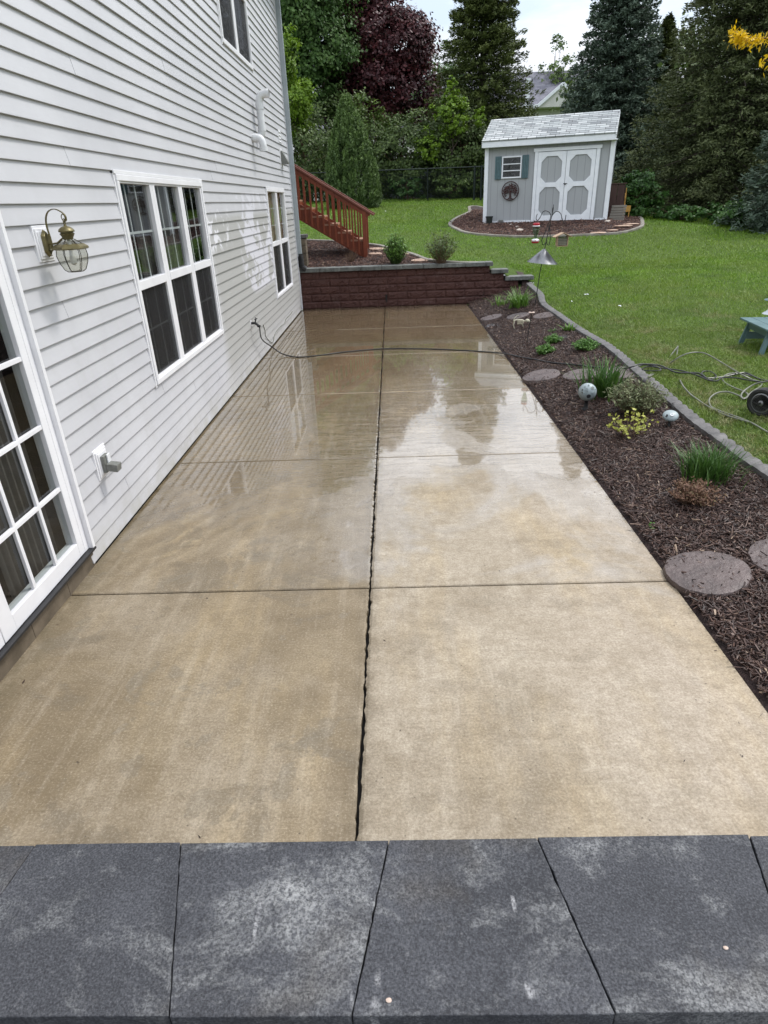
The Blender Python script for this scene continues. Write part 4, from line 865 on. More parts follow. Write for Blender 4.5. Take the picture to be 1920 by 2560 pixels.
# ================================================================== RED STAIRCASE
def stairs():
    Y0, Y1 = 15.2, 16.25; xb = -.60; zb = float(g(xb, Y0))-.03; o = (xb, Y0, zb)
    t = empty('wooden_staircase', o, 'red stained timber staircase with railings coming down from the house corner', 'staircase')
    pb = atY(917, 640, Y0); rt = atY(923, 528, Y0); rh = atY(733, 412, Y0); sb = atY(740, 545, Y0); st0 = atY(743, 516, Y0); st1 = atY(905, 608, Y0)
    sl_ = (rh[2]-rt[2])/(rh[0]-rt[0]); xtop = -3.3
    def zr(x): return rt[2]+sl_*(x-rt[0])
    ds = zr(st0[0])-st0[2]-.0; hs = .29; drop = zr(sb[0])-sb[2]
    for Y in (Y0, Y1):
        mb = MB(); x0 = xb-.02; a = zr(x0)-drop; b = zr(xtop)-drop
        poly = [(x0, max(zb-.02, a)), (x0, zr(x0)-drop+.34), (xtop, zr(xtop)-drop+.34), (xtop, b)]
        mb.prism(poly, lambda u, v: (u, Y, v), lambda u, v: (u, Y+.04, v)); mb.build('stringer', 'redwood', t, o, bevel=.003)
        # rails
        s_ = -1 if Y == Y0 else 1; yr = Y-.045 if Y == Y0 else Y+.06
        MB().bar((rt[0]+.10, yr, zr(rt[0]+.10)-.02), (xtop, yr, zr(xtop)-.02), .14, .038).build('top_rail', 'redcap', t, o, bevel=.004)
        MB().bar((rt[0]-.02, yr, zr(rt[0])-.09), (xtop, yr, zr(xtop)-.09), .038, .09).build('rail', 'redwood', t, o, bevel=.003)
        MB().box(xb-.045, xb+.045, yr-.045, yr+.045, zb-.05, zr(xb)-.04).build('post', 'redwood', t, o, bevel=.004)
        x = xb-.14
        while x > -2.9:
            MB().box(x-.018, x+.018, yr-.038, yr-.002, zr(x)-drop+.03, zr(x)-.10).build('baluster', 'redwood', t, o, bevel=.002); x -= .128
    n = 8; run = .285; rise = run*abs(sl_)
    for k in range(n):
        x1 = xb-.06-k*run; z = zr(x1-run/2)-drop+.30
        MB().box(x1-run-.0, x1+.02, Y0+.041, Y1-.001, z-.038, z).build('tread', 'tread', t, o, bevel=.004)
        MB().box(x1-run, x1-run+.02, Y0+.042, Y1-.002, z+.001, z+rise-.04).build('riser', 'redwood', t, o)
        MB().box(x1-run+.02, x1+.035, Y0-.004, Y0+.0405, z-.035, z+.006).build('tread', 'tread', t, o)
    MB().box(-4.2, xtop+.02, Y0, Y1+.3, zr(xtop)-drop+.33, zr(xtop)-drop+.37).build('landing', 'redwood', t, o)
stairs()

# ================================================================== SHED
def shed():
    o = (2.80, 20.81, 1.265); t = empty('shed', o, 'small grey garden shed with white trimmed double doors and shingled roof', 'shed', rz=R(-18.9)); W, D = 3.58, 2.42; he = 2.0
    q = (0, 0, 0)
    mb = MB(); mb.box(.02, W-.02, .02, D, .03, he+.05); mb.prism([(0.02, he+.05), (D, he+.05), (D/2, he+.78)], lambda a, b: (.02, a, b), lambda a, b: (.05, a, b)); mb.prism([(0.02, he+.05), (D, he+.05), (D/2, he+.78)], lambda a, b: (W-.05, a, b), lambda a, b: (W-.02, a, b)); mb.build('wall', 'shedgrey', t, q)
    MB().box(-.005, .105, -.012, .021, -.02, he+.02).box(-.012, .0195, .0215, .10, -.02, he+.02).build('corner_trim', 'white', t, q, bevel=.004)
    MB().box(W-.105, W+.005, -.012, .021, -.02, he+.02).box(W-.0195, W+.014, .0215, .12, -.02, he+.02).build('corner_trim', 'white', t, q, bevel=.004)
    MB().box(.106, 1.43, -.008, .02, -.02, .075).build('base_trim', 'white', t, q, bevel=.004); MB().box(3.245, W-.106, -.008, .02, -.02, .075).build('base_trim', 'white', t, q, bevel=.004)
    mb = MB(); mb.box(-.07, W+.01, -.185, -.155, he+.0, he+.155).box(-.055, W+.055, -.155, .02, he+.0, he+.03); mb.build('fascia', 'white', t, q, bevel=.004)
    # roof
    ye, zee, yr_, zr_ = -.20, he+.145, D/2-.1, he+.77; me = MB(); ov = .065
    me.add([(-ov, ye, zee), (W+.005, ye, zee), (W+.005, yr_, zr_), (-ov, yr_, zr_), (-ov, ye, zee+.03), (W+.005, ye, zee+.03), (W+.005, yr_, zr_+.03), (-ov, yr_, zr_+.03)], [(0, 3, 2, 1), (4, 5, 6, 7), (0, 1, 5, 4), (1, 2, 6, 5), (3, 0, 4, 7)])
    yb_ = D+.25; me.add([(-ov, yr_, zr_), (W+.005, yr_, zr_), (W+.005, yb_, zee), (-ov, yb_, zee), (-ov, yr_, zr_+.03), (W+.005, yr_, zr_+.03), (W+.005, yb_, zee+.03), (-ov, yb_, zee+.03)], [(0, 3, 2, 1), (4, 5, 6, 7), (1, 2, 6, 5), (3, 0, 4, 7), (2, 3, 7, 6)])
    ro = me.build('roof', 'shingle', t, q); uv = ro.data.uv_layers.new(name='UVMap')
    for p in ro.data.polygons:
        for li in p.loop_indices:
            v = ro.data.vertices[ro.data.loops[li].vertex_index].co; uv.data[li].uv = (v.x, math.hypot(v.y-ye, v.z-zee))
    # shingle butt edges
    mb = MB(); L = math.hypot(yr_-ye, zr_-zee); n = int(L/.124); dy, dz = (yr_-ye)/L, (zr_-zee)/L
    for k in range(n+1): a = k*.124; mb.add([(-ov, ye+dy*a-dz*.036, zee+dz*a+dy*.036+.0), (W+.005, ye+dy*a-dz*.036, zee+dz*a+dy*.036), (W+.005, ye+dy*(a+.1), zee+dz*(a+.1)+.031), (-ov, ye+dy*(a+.1), zee+dz*(a+.1)+.031)], [(0, 1, 2, 3)])
    c = mb.build('shingle_course', 'shingle', t, q); uv = c.data.uv_layers.new(name='UVMap')
    for p in c.data.polygons:
        for li in p.loop_indices:
            v = c.data.vertices[c.data.loops[li].vertex_index].co; uv.data[li].uv = (v.x, math.hypot(v.y-ye, v.z-zee))
    # white gable boards
    for x in (-.075, W-.018): MB().bar((x+.015, ye+.02, zee-.055), (x+.015, yr_, zr_-.055), .03, .11).build('gable_board', 'white', t, q, bevel=.003)
    # door frame and leaves
    mb = MB(); mb.box(1.44, 1.53, -.022, .018, .03, 1.83).box(3.12, 3.215, -.022, .018, .03, 1.83).box(1.40, 3.255, -.030, .0182, 1.832, 1.915); mb.build('door_frame', 'white', t, q, bevel=.004)
    def oct_ring(x0, x1, z0, z1, c): return [(x0+c, z0), (x1-c, z0), (x1, z0+c), (x1, z1-c), (x1-c, z1), (x0+c, z1), (x0, z1-c), (x0, z0+c)]
    for k, (a, b) in enumerate(((1.536, 2.318), (2.328, 3.112))):
        mb = MB(); st = .105; y0, y1 = -.034, -.006; z0, z1 = .05, 1.815; zm = .985
        mb.box(a, a+st, y0, y1, z0, z1).box(b-st, b, y0, y1, z0, z1).box(a+st, b-st, y0-.001, y1, z1-.11, z1).box(a+st, b-st, y0-.001, y1, zm-.06, zm+.06).box(a+st, b-st, y0-.001, y1, z0, z0+.14)
        cw = .14
        for (lo, hi) in ((z0+.14, zm-.06), (zm+.06, z1-.11)):
            for (xx, zz, sx, sz) in ((a+st, lo, 1, 1), (b-st, lo, -1, 1), (a+st, hi, 1, -1), (b-st, hi, -1, -1)):
                tri = [(xx, zz), (xx+sx*cw, zz), (xx, zz+sz*cw)]; tri = tri if sx*sz > 0 else tri[::-1]; mb.prism(tri, lambda u, v: (u, y1, v), lambda u, v: (u, y0+.001, v))
        dr = mb.build('door', 'white', t, q, bevel=.003)
        MB().box(a+.02, b-.02, -.006, .012, z0+.02, z1-.02).build('panel', 'shedgrey', dr, q)
        if k == 0: hb = MB().box(2.29, 2.40, -.047, -.035, .995, 1.01).sph((2.345, -.052, .985), .02, 10, 8); hb.build('handle', 'iron', dr, q)
        for zh in (.35, 1.55): MB().box(a+.005 if k == 0 else b-.10, a+.10 if k == 0 else b-.005, -.040, -.035, zh, zh+.02).build('hinge', 'white', dr, q)
    # louvred window and shutters
    x0, x1, z0, z1 = .505, 1.075, 1.20, 1.765; mb = MB(); mb.box(x0, x0+.035, -.02, .019, z0, z1).box(x1-.035, x1, -.02, .019, z0, z1).box(x0+.035, x1-.035, -.021, .019, z0, z0+.035).box(x0+.035, x1-.035, -.021, .019, z1-.035, z1)
    for z in (z0+.195, z0+.365): mb.box(x0+.035, x1-.035, -.018, .015, z-.012, z+.012)
    w = mb.build('window', 'white', t, q, bevel=.003); MB().box(x0+.03, x1-.03, .004, .0185, z0+.03, z1-.03).build('pane', 'glass', w, q); MB().box(x0+.03, x1-.03, .0195, .0215, z0+.03, z1-.03).build('backing', 'dark', w, q)
    for (a, b) in ((.305, .49), (1.09, 1.275)):
        mb = MB(); n = 4; ww = (b-a)/n
        for k in range(n): mb.box(a+k*ww+.004, a+(k+1)*ww-.004, -.025, .018, 1.185, 1.775)
        mb.box(a, b, -.016, .019, 1.28, 1.33).box(a, b, -.016, .019, 1.63, 1.68); mb.build('shutter', 'teal', t, q, bevel=.003)
    # helper for things standing at the shed
    def loc(x, y, z): a = R(-18.9); return (o[0]+x*math.cos(a)-y*math.sin(a), o[1]+x*math.sin(a)+y*math.cos(a), o[2]+z)
    # round metal tree ornament hung on the wall
    oc = loc(.79, -.012, .87); tr = empty('wall_ornament', oc, 'round rusty metal tree silhouette hanging on the shed wall below the window', 'ornament', rz=R(-18.9)); mb = MB(); r_ = .245
    ring = [(r_*math.cos(a), -.008, r_*math.sin(a)) for a in np.linspace(0, 2*PI, 33)]; mb.tube(ring, .013, 6, False); mb.build('ring', 'rust', tr, q, smooth=True)
    mb = MB(); rs = random.Random(4)
    mb.tube([(0, -.008, -.20), (.004, -.008, -.12), (-.004, -.008, -.03)], [.042, .026, .024], 8)
    for s in (-1, 1): mb.tube([(0, -.008, -.17), (s*.05, -.008, -.205), (s*.10, -.008, -.215)], [.022, .014, .008], 6)
    lv = MB()
    def br(p, a, L, r, d):
        e = (p[0]+L*math.cos(a), p[1], p[2]+L*math.sin(a))
        if math.hypot(e[0], e[2]) > r_-.02: return
        mb.tube([p, e], [r, r*.7], 5)
        if d == 0 or rs.random() < .8:
            for _ in range(2): u = rs.uniform(0, 2*PI); c = (e[0]+.022*math.cos(u), e[1]-.003, e[2]+.022*math.sin(u)); lv.sph(c, .0125, 7, 5, (1.3, .25, .8))
        if d: 
            for k in (-1, 0, 1): br(e, a+k*rs.uniform(.45, .8)+rs.uniform(-.1, .1), L*rs.uniform(.62, .85), r*.68, d-1)
    for a in (-.1, .5, 1.05, 1.57, 2.1, 2.65, 3.24): br((0, -.008, -.03), a, .085, .010, 2)
    mb.build('branch', 'rust', tr, q); lv.build('leaf', 'rust', tr, q, smooth=True)
    # pot, small meter box, rocks
    p = loc(.225, -.17, -.01); pt = MB().lathe([(.085, 0), (.10, .19), (.112, .19), (.116, .225), (.104, .225), (.09, .18), (0, .17)], (0, 0, 0), 20).build('plant_pot', 'blackplastic', smooth=True); pt.location = p; tag(pt, 'black plastic plant pot by the left corner of the shed', 'pot')
    p = loc(.575, -.12, -.01); u = empty('paving_block', p, 'small grey block lying at the shed base right of the pot', 'block', rz=R(-12)); MB().box(-.09, .09, -.06, .06, 0, .075).build('base', 'concrete', u, q, bevel=.01); MB().box(-.07, .07, -.05, .05, .0755, .115).build('lid', 'vent', u, q, bevel=.012)
    rs2 = np.random.default_rng(9)
    for (px, py, r_, m_, lb) in ((1278, 563, .055, 'rock', 'small cream rock beside the grey block at the shed'), (1299, 577, .10, 'rock', 'larger pale rock in the mulch below the shed wall'), (1293, 568, .05, 'rock', 'pale rock behind the larger one by the shed'), (1519, 555, .09, 'rock', 'flat pale rock at the right corner of the shed'),
                                 (1555, 566, .26, 'stone_tan', 'pinkish flagstone at the right end of the shed bed'), (1578, 561, .22, 'stone_tan', 'tan flagstone nearest the edging right of the shed'), (1495, 583, .24, 'stone_tan', 'pinkish flagstone against the front edging of the shed bed'), (1530, 576, .17, 'stone_tan', 'small pink flagstone between two larger ones by the shed')):
        P_ = G(px, py, .02); mb = MB().sph((0, 0, 0), r_, 12, 7, (1, .8, .5 if m_ == 'rock' else .1)); mb.v = [(a*(1+rs2.normal(0, .09)), b*(1+rs2.normal(0, .09)), c*(1+rs2.normal(0, .06))) for a, b, c in mb.v]
        k = mb.build('rock' if m_ == 'rock' else 'flagstone', m_); k.location = (P_[0], P_[1], P_[2]+.01); tag(k, lb, 'rock' if m_ == 'rock' else 'flagstone')
    # clutter right of the shed: dark wooden bin, yellow chair, grey planks
    p = loc(3.58, .9, -.05); c = empty('wooden_bin', p, 'dark brown wooden bin standing behind the right side of the shed', 'bin', rz=R(-10)); mb = MB()
    for k in range(2): mb.box(-.0+k*.2, .19+k*.2, 0, .025, 0, .98)
    for k in range(4): mb.box(.40, .425, .03+k*.2, .22+k*.2, 0, .96)
    mb.build('board', 'brownwood', c, q, bevel=.004); MB().box(-.01, .44, -.02, .85, .985, 1.015).build('lid', 'brownwood', c, q, bevel=.004); MB().box(-.01, .43, -.022, -.001, .42, .50).build('batten', 'brownwood', c, q)
    p = loc(3.9, 1.2, .18); c = empty('yellow_chair', p, 'yellow wooden chair peeking out behind the dark bin right of the shed', 'chair', rz=R(20)); c.scale = (.68, .68, .72)
    
    MB().box(-.02, .26, 0, .03, .52, .72).build('backrest', 'yellowwood', c, q, bevel=.004); MB().box(-.06, .30, -.32, .04, .22, .25).build('seat', 'yellowwood', c, q, bevel=.004); MB().box(-.06, .30, -.335, -.321, .02, .25).build('apron', 'yellowwood', c, q, bevel=.003)
    for x, y, z in ((.23, .03, .90), (-.05, .03, .74), (.24, -.31, .22), (-.05, -.31, .22)): MB().box(x, x+.045, y, y+.03, -.3, z).build('leg', 'yellowwood', c, q, bevel=.003)
    p = loc(3.62, .05, -.03); c = empty('plank_stack', p, 'leaning stack of weathered grey planks at the right corner of the shed', 'planks', rz=R(-16))
    for k in range(6):
        m = Matrix.Translation((.02+k*.012, .03*k, .03+k*.067)) @ Matrix.Rotation(R(-8+k*2), 4, 'Z'); MB().box(0, .40, 0, .20, 0, .055, m).build('plank', 'greyplank', c, q, bevel=.004)
shed()

# ================================================================== VEGETATION
def rnd(seed): return np.random.default_rng(seed)
def sphdir(r, n): a = r.normal(0, 1, (n, 3)); return unit(a)
def broad_crown(r, c, rad, nclump, nleaf, lsize, shape=1.0, shell=.55, droop=.3, irregular=.25, gaps=0.0):
    """leaf clumps through an irregular ellipsoid; returns V,F,v"""
    c = np.array(c, float); rad = np.array(rad, float); d = sphdir(r, nclump*2)
    lob = 1+irregular*(np.sin(d[:, 0]*4.1+c[0])*np.sin(d[:, 2]*5.3+1.7*c[1])+.6*np.sin(d[:, 1]*7.7+d[:, 2]*6.1))
    q = shell+(1-shell)*r.random(nclump*2)**.6; keep = r.random(nclump*2) > gaps*(.5+.5*np.sin(d[:, 0]*9+d[:, 2]*11+c[0])); d = d[keep][:nclump]; q = q[keep][:nclump]; lob = lob[keep][:nclump]
    cc = c+d*rad*(q*lob)[:, None]; n = len(cc)*nleaf; ci = np.repeat(np.arange(len(cc)), nleaf); cr = (rad.mean()*.16)*r.lognormal(0, .25, len(cc))
    off = r.normal(0, 1, (n, 3))*np.array([1, 1, .62])*cr[ci][:, None]*.62; P = cc[ci]+off
    out = unit(d[ci]*.8+off/np.maximum(cr[ci][:, None], .01)*.35+np.array([0, 0, .5])); N = unit(out+sphdir(r, n)*.75); T = sphdir(r, n)+np.array([0, 0, -droop])+d[ci]*.4
    V, F = leafquads(P, N, T, lsize*r.uniform(.6, 1.3, n), lsize*.72*r.uniform(.6, 1.2, n)); cv = r.normal(0, .11, len(cc))
    v = np.clip(.45+cv[ci]+r.normal(0, .14, n), 0, 1); return V, F, v, cc
def limbs(base, top, cc, r0, seed, k=14):
    r = rnd(seed); mb = MB(); base = np.array(base, float); top = np.array(top, float); P = [base+(top-base)*t+np.array([r.normal(0, .06), r.normal(0, .06), 0])*min(1, t*3) for t in np.linspace(0, 1, 7)]
    P[0] = base-np.array([0, 0, .2]); mb.tube(P, [r0*1.25, r0, r0*.85, r0*.7, r0*.55, r0*.38, r0*.15], 10)
    for i in r.choice(len(cc), min(k, len(cc)), False):
        e = cc[i]; t = np.clip((e[2]-base[2])/(top[2]-base[2])*.7, .12, .8); s = base+(top-base)*t; m = (s+e)/2+np.array([0, 0, -.08*np.linalg.norm(e-s)])
        mb.tube([s, m, e], [r0*.42*(1-t*.5), r0*.25*(1-t*.5), r0*.06], 6, False)
    return mb
def at_dist(px, D, py=500):
    d = ray(px, py); a = math.atan2(d[0], d[1]); x, y = D*math.sin(a), D*math.cos(a); return np.array([x, y, float(g(x, y))])
def elz(py, px, D): d = ray(px, py); return H+D*d[2]/math.hypot(d[0], d[1])
def tree(name, label, px, D, parts, mat, r0, seed, trunktop=None, group=None, cat='tree', bark='bark', k=14):
    b = at_dist(px, D); t = empty(name, tuple(b), label, cat, group); r = rnd(seed); Vs, Fs, vs, cs, o = [], [], [], [], 0
    for (dx, dy, z, rx, ry, rz, nc, nl, ls, ir, gp) in parts:
        V, F, v, cc = broad_crown(r, (b[0]+dx, b[1]+dy, z), (rx, ry, rz), nc, nl, ls, irregular=ir, gaps=gp); Vs.append(V); Fs.append(F+o); vs.append(v); cs.append(cc); o += len(V)
    npmesh('crown', np.concatenate(Vs), np.concatenate(Fs), mat, t, tuple(b), v=np.concatenate(vs)); cc = np.concatenate(cs)
    limbs(b, (b[0], b[1], trunktop or cc[:, 2].max()*.9), cc, r0, seed+1, k).build('trunk', bark, t, tuple(b), smooth=True); return t
def conifer(name, label, px, D, z0, z1, rb, mat, seed, nb=420, nt=80, tuft=.26, droop=.27, power=.85, jitter=.10, group=None, dxy=(0, 0), needle=.32, rz=None):
    b = at_dist(px, D)+np.array([dxy[0], dxy[1], 0]); t = empty(name, tuple(b), label, 'tree', group); r = rnd(seed); h = z1-z0
    u = np.sort(r.random(nb)**1.25); zz = z0+h*u; L = rb*(1-u)**power*(1+r.normal(0, jitter, nb))+.12; az = np.arange(nb)*2.39996+r.normal(0, .3, nb)
    # skirts: bottom branches taper in a little
    L *= np.clip(.75+u*3, 0, 1)
    n = nb*nt; bi = np.repeat(np.arange(nb), nt); s = r.random(n)**.62; side = r.normal(0, 1, n)*np.clip(1.05-s, .1, 1)*.30*L[bi]*.8
    dr = np.stack([np.cos(az), np.sin(az)], 1); pr = np.stack([-np.sin(az), np.cos(az)], 1)
    tipup = .10*s**3*L[bi]; zoff = -droop*L[bi]*s**1.2*(1-.5*u[bi])+tipup+r.normal(0, .05, n)-np.abs(side)*.25
    P = np.stack([b[0]+dr[bi, 0]*s*L[bi]+pr[bi, 0]*side, b[1]+dr[bi, 1]*s*L[bi]+pr[bi, 1]*side, zz[bi]+zoff], 1)
    T = np.stack([dr[bi, 0]+pr[bi, 0]*np.sign(side)*.5, dr[bi, 1]+pr[bi, 1]*np.sign(side)*.5, -.15+.4*s], 1)+r.normal(0, .38, (n, 3)); N = unit(np.array([0, 0, 1.])+r.normal(0, .75, (n, 3)))
    V, F = leafquads(P, N, unit(T), tuft*r.uniform(.6, 1.3, n), tuft*needle*r.uniform(.7, 1.3, n))
    v = np.clip(.16+.50*s+r.normal(0, .12, n)+r.normal(0, .08, nb)[bi], 0, 1)  # inner needles darker, crown shade put into the colour; tips paler
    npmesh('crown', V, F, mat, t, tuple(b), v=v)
    mb = MB(); mb.tube([(b[0], b[1], b[2]-.2), (b[0], b[1], z0+h*.5), (b[0], b[1], z1-.3)], [h*.018, h*.010, .02], 8)
    for i in range(0, nb, 4): mb.tube([(b[0], b[1], zz[i]), (b[0]+dr[i, 0]*L[i]*.8, b[1]+dr[i, 1]*L[i]*.8, zz[i]-droop*L[i]*.7)], [.03, .008], 4, False)
    mb.build('trunk', 'bark', t, tuple(b)); return t

def trees():
    G1 = 'trees beyond the back fence'
    def ell(px, yt, yb, wpx, D, nc, nl, ls, ir=.22, gp=.15, dx=0, dy=0, dep=.9):
        """one crown lobe from its outline in the photograph at distance D"""
        b0 = at_dist(PX0, D); a = at_dist(px, D); zt, zb = elz(yt, px, D), elz(yb, px, D); w = wpx/FPX*D*1.04; return (a[0]-b0[0]+dx, a[1]-b0[1]+dy, (zt+zb)/2, w, w*dep, (zt-zb)/2, nc, nl, ls, ir, gp)
    PX0 = 770; D = 37; tree('maple_tree', 'tall green maple rising beside the house downspout at upper left', PX0, D, [ell(745, -330, 130, 150, D, 560, 60, .17, .16, .05), ell(800, -60, 250, 95, D, 300, 56, .165, .2, .05), ell(740, 60, 330, 95, D, 260, 52, .165, .22, .05, dy=.5)], 'maple', .26, 21, group=G1)
    PX0 = 725; D = 31; tree('maple_tree', 'bright yellow green young maple close behind the house corner', PX0, D, [ell(722, 70, 240, 42, D, 110, 50, .13, .3, .2), ell(735, 200, 330, 60, D, 110, 48, .13, .3, .15)], 'maple_b', .11, 23, group=G1)
    PX0 = 975; D = 39; tree('purple_maple', 'large dark purple leaved maple behind the garden', PX0, D, [ell(925, -120, 110, 66, D, 220, 62, .185, .10, .08, dep=.8), ell(962, 15, 220, 108, D, 430, 62, .185, .09, .12, dep=.8), ell(955, 140, 330, 128, D, 330, 58, .185, .12, .38, dep=.7), ell(880, 190, 330, 60, D, 110, 50, .18, .2, .1)], 'purple', .24, 25, group=G1)
    conifer('spruce_tree', 'tall dark green spruce standing behind the shed roof, left of the neighbour roof', 1196, 35, 1.9, 14.2, 3.75, 'needle', 31, 900, 150, .18, group=G1, power=1.05, needle=.27)
    conifer('blue_spruce', 'tall bluish spruce directly behind the right half of the shed', 1506, 33, 1.8, 12.8, 3.1, 'needle_blue', 33, 800, 130, .17, group=G1, power=.95, needle=.34)
    conifer('spruce_tree', 'slim dark conifer squeezed between the blue spruce and the big olive spruce', 1610, 34, 1.5, 8.4, 1.7, 'needle', 35, 380, 110, .16, group=G1, power=.8, needle=.27)
    conifer('spruce_tree', 'huge olive green spruce filling the upper right behind the lawn', 1800, 26.5, 1.0, 12.8, 4.15, 'needle_olive', 37, 1050, 170, .145, group=G1, power=1.12, needle=.27)
    conifer('spruce_tree', 'dark spruce at the right edge behind the huge olive spruce', 1985, 30, .9, 15, 4.3, 'needle', 39, 700, 120, .19, group=G1, power=.75, needle=.27)
    conifer('spruce_tree', 'further dark spruce filling the gap behind the slim conifer and olive spruce', 1700, 36, 1.4, 7.6, 2.6, 'needle', 40, 520, 110, .19, group=G1, power=.9, needle=.27)
    conifer('blue_spruce', 'low blue spruce branches poking in at the right edge of the lawn', 1985, 21.5, .95, 5.0, 1.6, 'needle_blue', 41, 300, 110, .15, group=G1, power=.7, droop=.3, needle=.3)
    # further greenery closing the horizon
    tree('maple_tree', 'pale green slender tree far beyond the neighbour roof', 1362, 62, [(.3, 0, 9.8, 1.5, 1.5, 2.6, 60, 40, .24, .35, .5), (-1.2, 0, 8.6, 1.0, 1.0, 1.5, 24, 34, .24, .4, .5)], 'shrubg', .12, 43, group=G1)
    tree('maple_tree', 'far green tree showing between the purple maple and the spruce', 1095, 55, [(0, 0, 6.8, 2.6, 2.4, 4.4, 190, 44, .26, .25, .15)], 'maple', .2, 45, group=G1)
    tree('maple_tree', 'dark green tree filling the gap right of the shed', 1585, 38, [(0, 0, 5.4, 4.6, 2.5, 3.4, 250, 40, .26, .3, .1)], 'shrubg', .2, 47, group=G1)
    tree('maple_tree', 'green tree low behind the right edge spruces', 1880, 38, [(0, 0, 5.5, 6, 3, 4.2, 300, 40, .3, .3, .1), (9, -3, 5, 5, 3, 4.5, 200, 40, .3, .3, .1)], 'shrubg', .2, 49, group=G1)
    # shrubs along the fence
    G2 = 'shrubs along the back fence'
    def shrub(name, label, px, D, pytop, pybot, wpx, mat, seed, nc=150, nl=46, ls=.13, ir=.3, gp=.15, name2='shrub', d2=None):
        zt = elz(pytop, px, D); b = at_dist(px, D); zb = b[2]; w = wpx/FPX*D/2; return tree(name, label, px, D, [(0, 0, (zt+zb)/2, w, w*.8, (zt-zb)/2*1.02, nc, nl, ls, ir, gp)], mat, .05, seed, group=G2, cat='shrub', bark='twig', k=22)
    shrub('shrub', 'dark leafy shrub mass left of the upright pine behind the stairs', 770, 31.5, 290, 500, 190, 'lilac', 51, 230, 46)
    shrub('shrub', 'dark shrub bank under the green maple seen past the downspout', 800, 36.5, 235, 470, 300, 'lilac', 52, 300, 48, .16)
    shrub('shrub', 'rounded green shrub above the fence, immediately right of the upright pine', 940, 33.5, 268, 480, 150, 'shrubg', 53, 170)
    shrub('lilac_bush', 'olive brown lilac bush with fading blooms behind the fence, left of the white fence panel', 1010, 32, 300, 495, 160, 'lilac', 55, 220)
    shrub('lilac_bush', 'tall lilac bush right against the left side of the shed', 1150, 32, 262, 500, 165, 'lilac', 57, 260, 48)
    PX0 = 1128; D = 31
    tree('young_tree', 'bright lime green young tree with a pointed top left of the shed', PX0, D, [ell(1123, 193, 262, 15, D, 26, 36, .10, .2, .1), ell(1130, 235, 345, 34, D, 70, 42, .11, .3, .2), ell(1192, 262, 320, 16, D, 22, 36, .10, .3, .2), ell(1075, 330, 420, 30, D, 40, 40, .11, .3, .2)], 'maple_b', .05, 59, group=G2, cat='tree', k=18)
    shrub('shrub', 'low leafy shrub in front of the white fence panel behind the chain link', 1020, 31.0, 440, 502, 80, 'ivy', 61, 60, 34, .11, .4, .45)
    shrub('shrub', 'low bush at the foot of the chain link left of the shed', 1128, 30.8, 445, 505, 80, 'shrubg', 63, 60, 36, .11, .4, .4)
    shrub('ivy_bank', 'leafy green ground cover bank right of the shed behind the yellow chair', 1592, 22.9, 425, 534, 95, 'ivy', 65, 150, 46, .10)
    shrub('shrub', 'low bright undergrowth patch below the spruces at right', 1850, 22.0, 505, 552, 130, 'ivy', 67, 110, 40, .09)
    shrub('shrub', 'dark undergrowth at the foot of the huge olive spruce', 1700, 22.2, 515, 542, 110, 'ivy', 69, 60, 40, .09)
    # upright pine in front of the fence
    b = at_dist(878, 27.0); D = 27; zt = elz(243, 872, D); zb = b[2]-.05; t = empty('upright_pine', tuple(b), 'dense conical pine standing on the lawn in front of the chain link fence', 'tree'); r = rnd(71)
    n = 60000; nst = 900; u = r.random(nst)**1.15; wd = 1.04; prof = np.interp(u, [0, .06, .2, .4, .6, .8, 1], [.80, .95, 1, .90, .68, .42, .06]); az = r.uniform(0, 2*PI, nst); rr = prof*wd*(.55+.45*r.random(nst)**.4)
    C = np.stack([b[0]+rr*np.cos(az)+.12*(1-u), b[1]+rr*np.sin(az), zb+(zt-zb)*u*.95], 1); k = n//nst; ci = np.repeat(np.arange(nst), k); s = r.random(nst*k); out = np.stack([np.cos(az), np.sin(az), np.zeros(nst)], 1)[ci]
    P = C[ci]+np.array([0, 0, 1])*(s*.42-.12)[:, None]+out*(s*.04)[:, None]+r.normal(0, .05, (nst*k, 3))*(1.25-s)[:, None]; T = unit(out*.55+np.array([0, 0, 1.])+r.normal(0, .45, (nst*k, 3)))
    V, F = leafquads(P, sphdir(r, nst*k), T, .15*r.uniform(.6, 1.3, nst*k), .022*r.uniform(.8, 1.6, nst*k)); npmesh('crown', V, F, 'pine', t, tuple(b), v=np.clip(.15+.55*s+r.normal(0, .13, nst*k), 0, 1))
    MB().tube([(b[0], b[1], b[2]-.1), (b[0], b[1], zt-.4)], [.09, .02], 8).build('trunk', 'bark', t, tuple(b))
    # golden branch entering at the right edge
    o = (7.6, 11.2, float(g(7.6, 11.2))); t = empty('golden_tree', o, 'bright golden yellow leafy branch reaching in at the right edge', 'tree'); r = rnd(73)
    p = [np.array([7.6, 11.2, o[2]-.1]), np.array([7.55, 11.2, 2.0]), np.array([7.35, 11.1, 3.4])]; e1 = atY(1835, 78, 10.8); m1 = atY(1885, 96, 10.9); e2 = atY(1912, 150, 10.9)
    mb = MB(); mb.tube(p, [.06, .05, .04], 8); mb.tube([p[2], (p[2]+m1)/2+np.array([0, 0, .25]), m1, e1], [.025, .014, .008, .003], 6); mb.tube([p[2], (p[2]+e2)/2+np.array([.05, 0, .12]), e2], [.02, .01, .003], 6); mb.build('trunk', 'twig', t, o, smooth=True)
    Q = catmull([(p[2]+m1)/2+np.array([0, 0, .25]), m1, e1], 12)+catmull([(p[2]+e2)/2+np.array([.05, 0, .12]), e2], 6); Q = np.array(Q); n = 620; P = Q[r.integers(0, len(Q), n)]+r.normal(0, .05, (n, 3))+np.array([0, 0, -.03]); T = r.normal(0, .5, (n, 3))+np.array([-.3, 0, -.8])
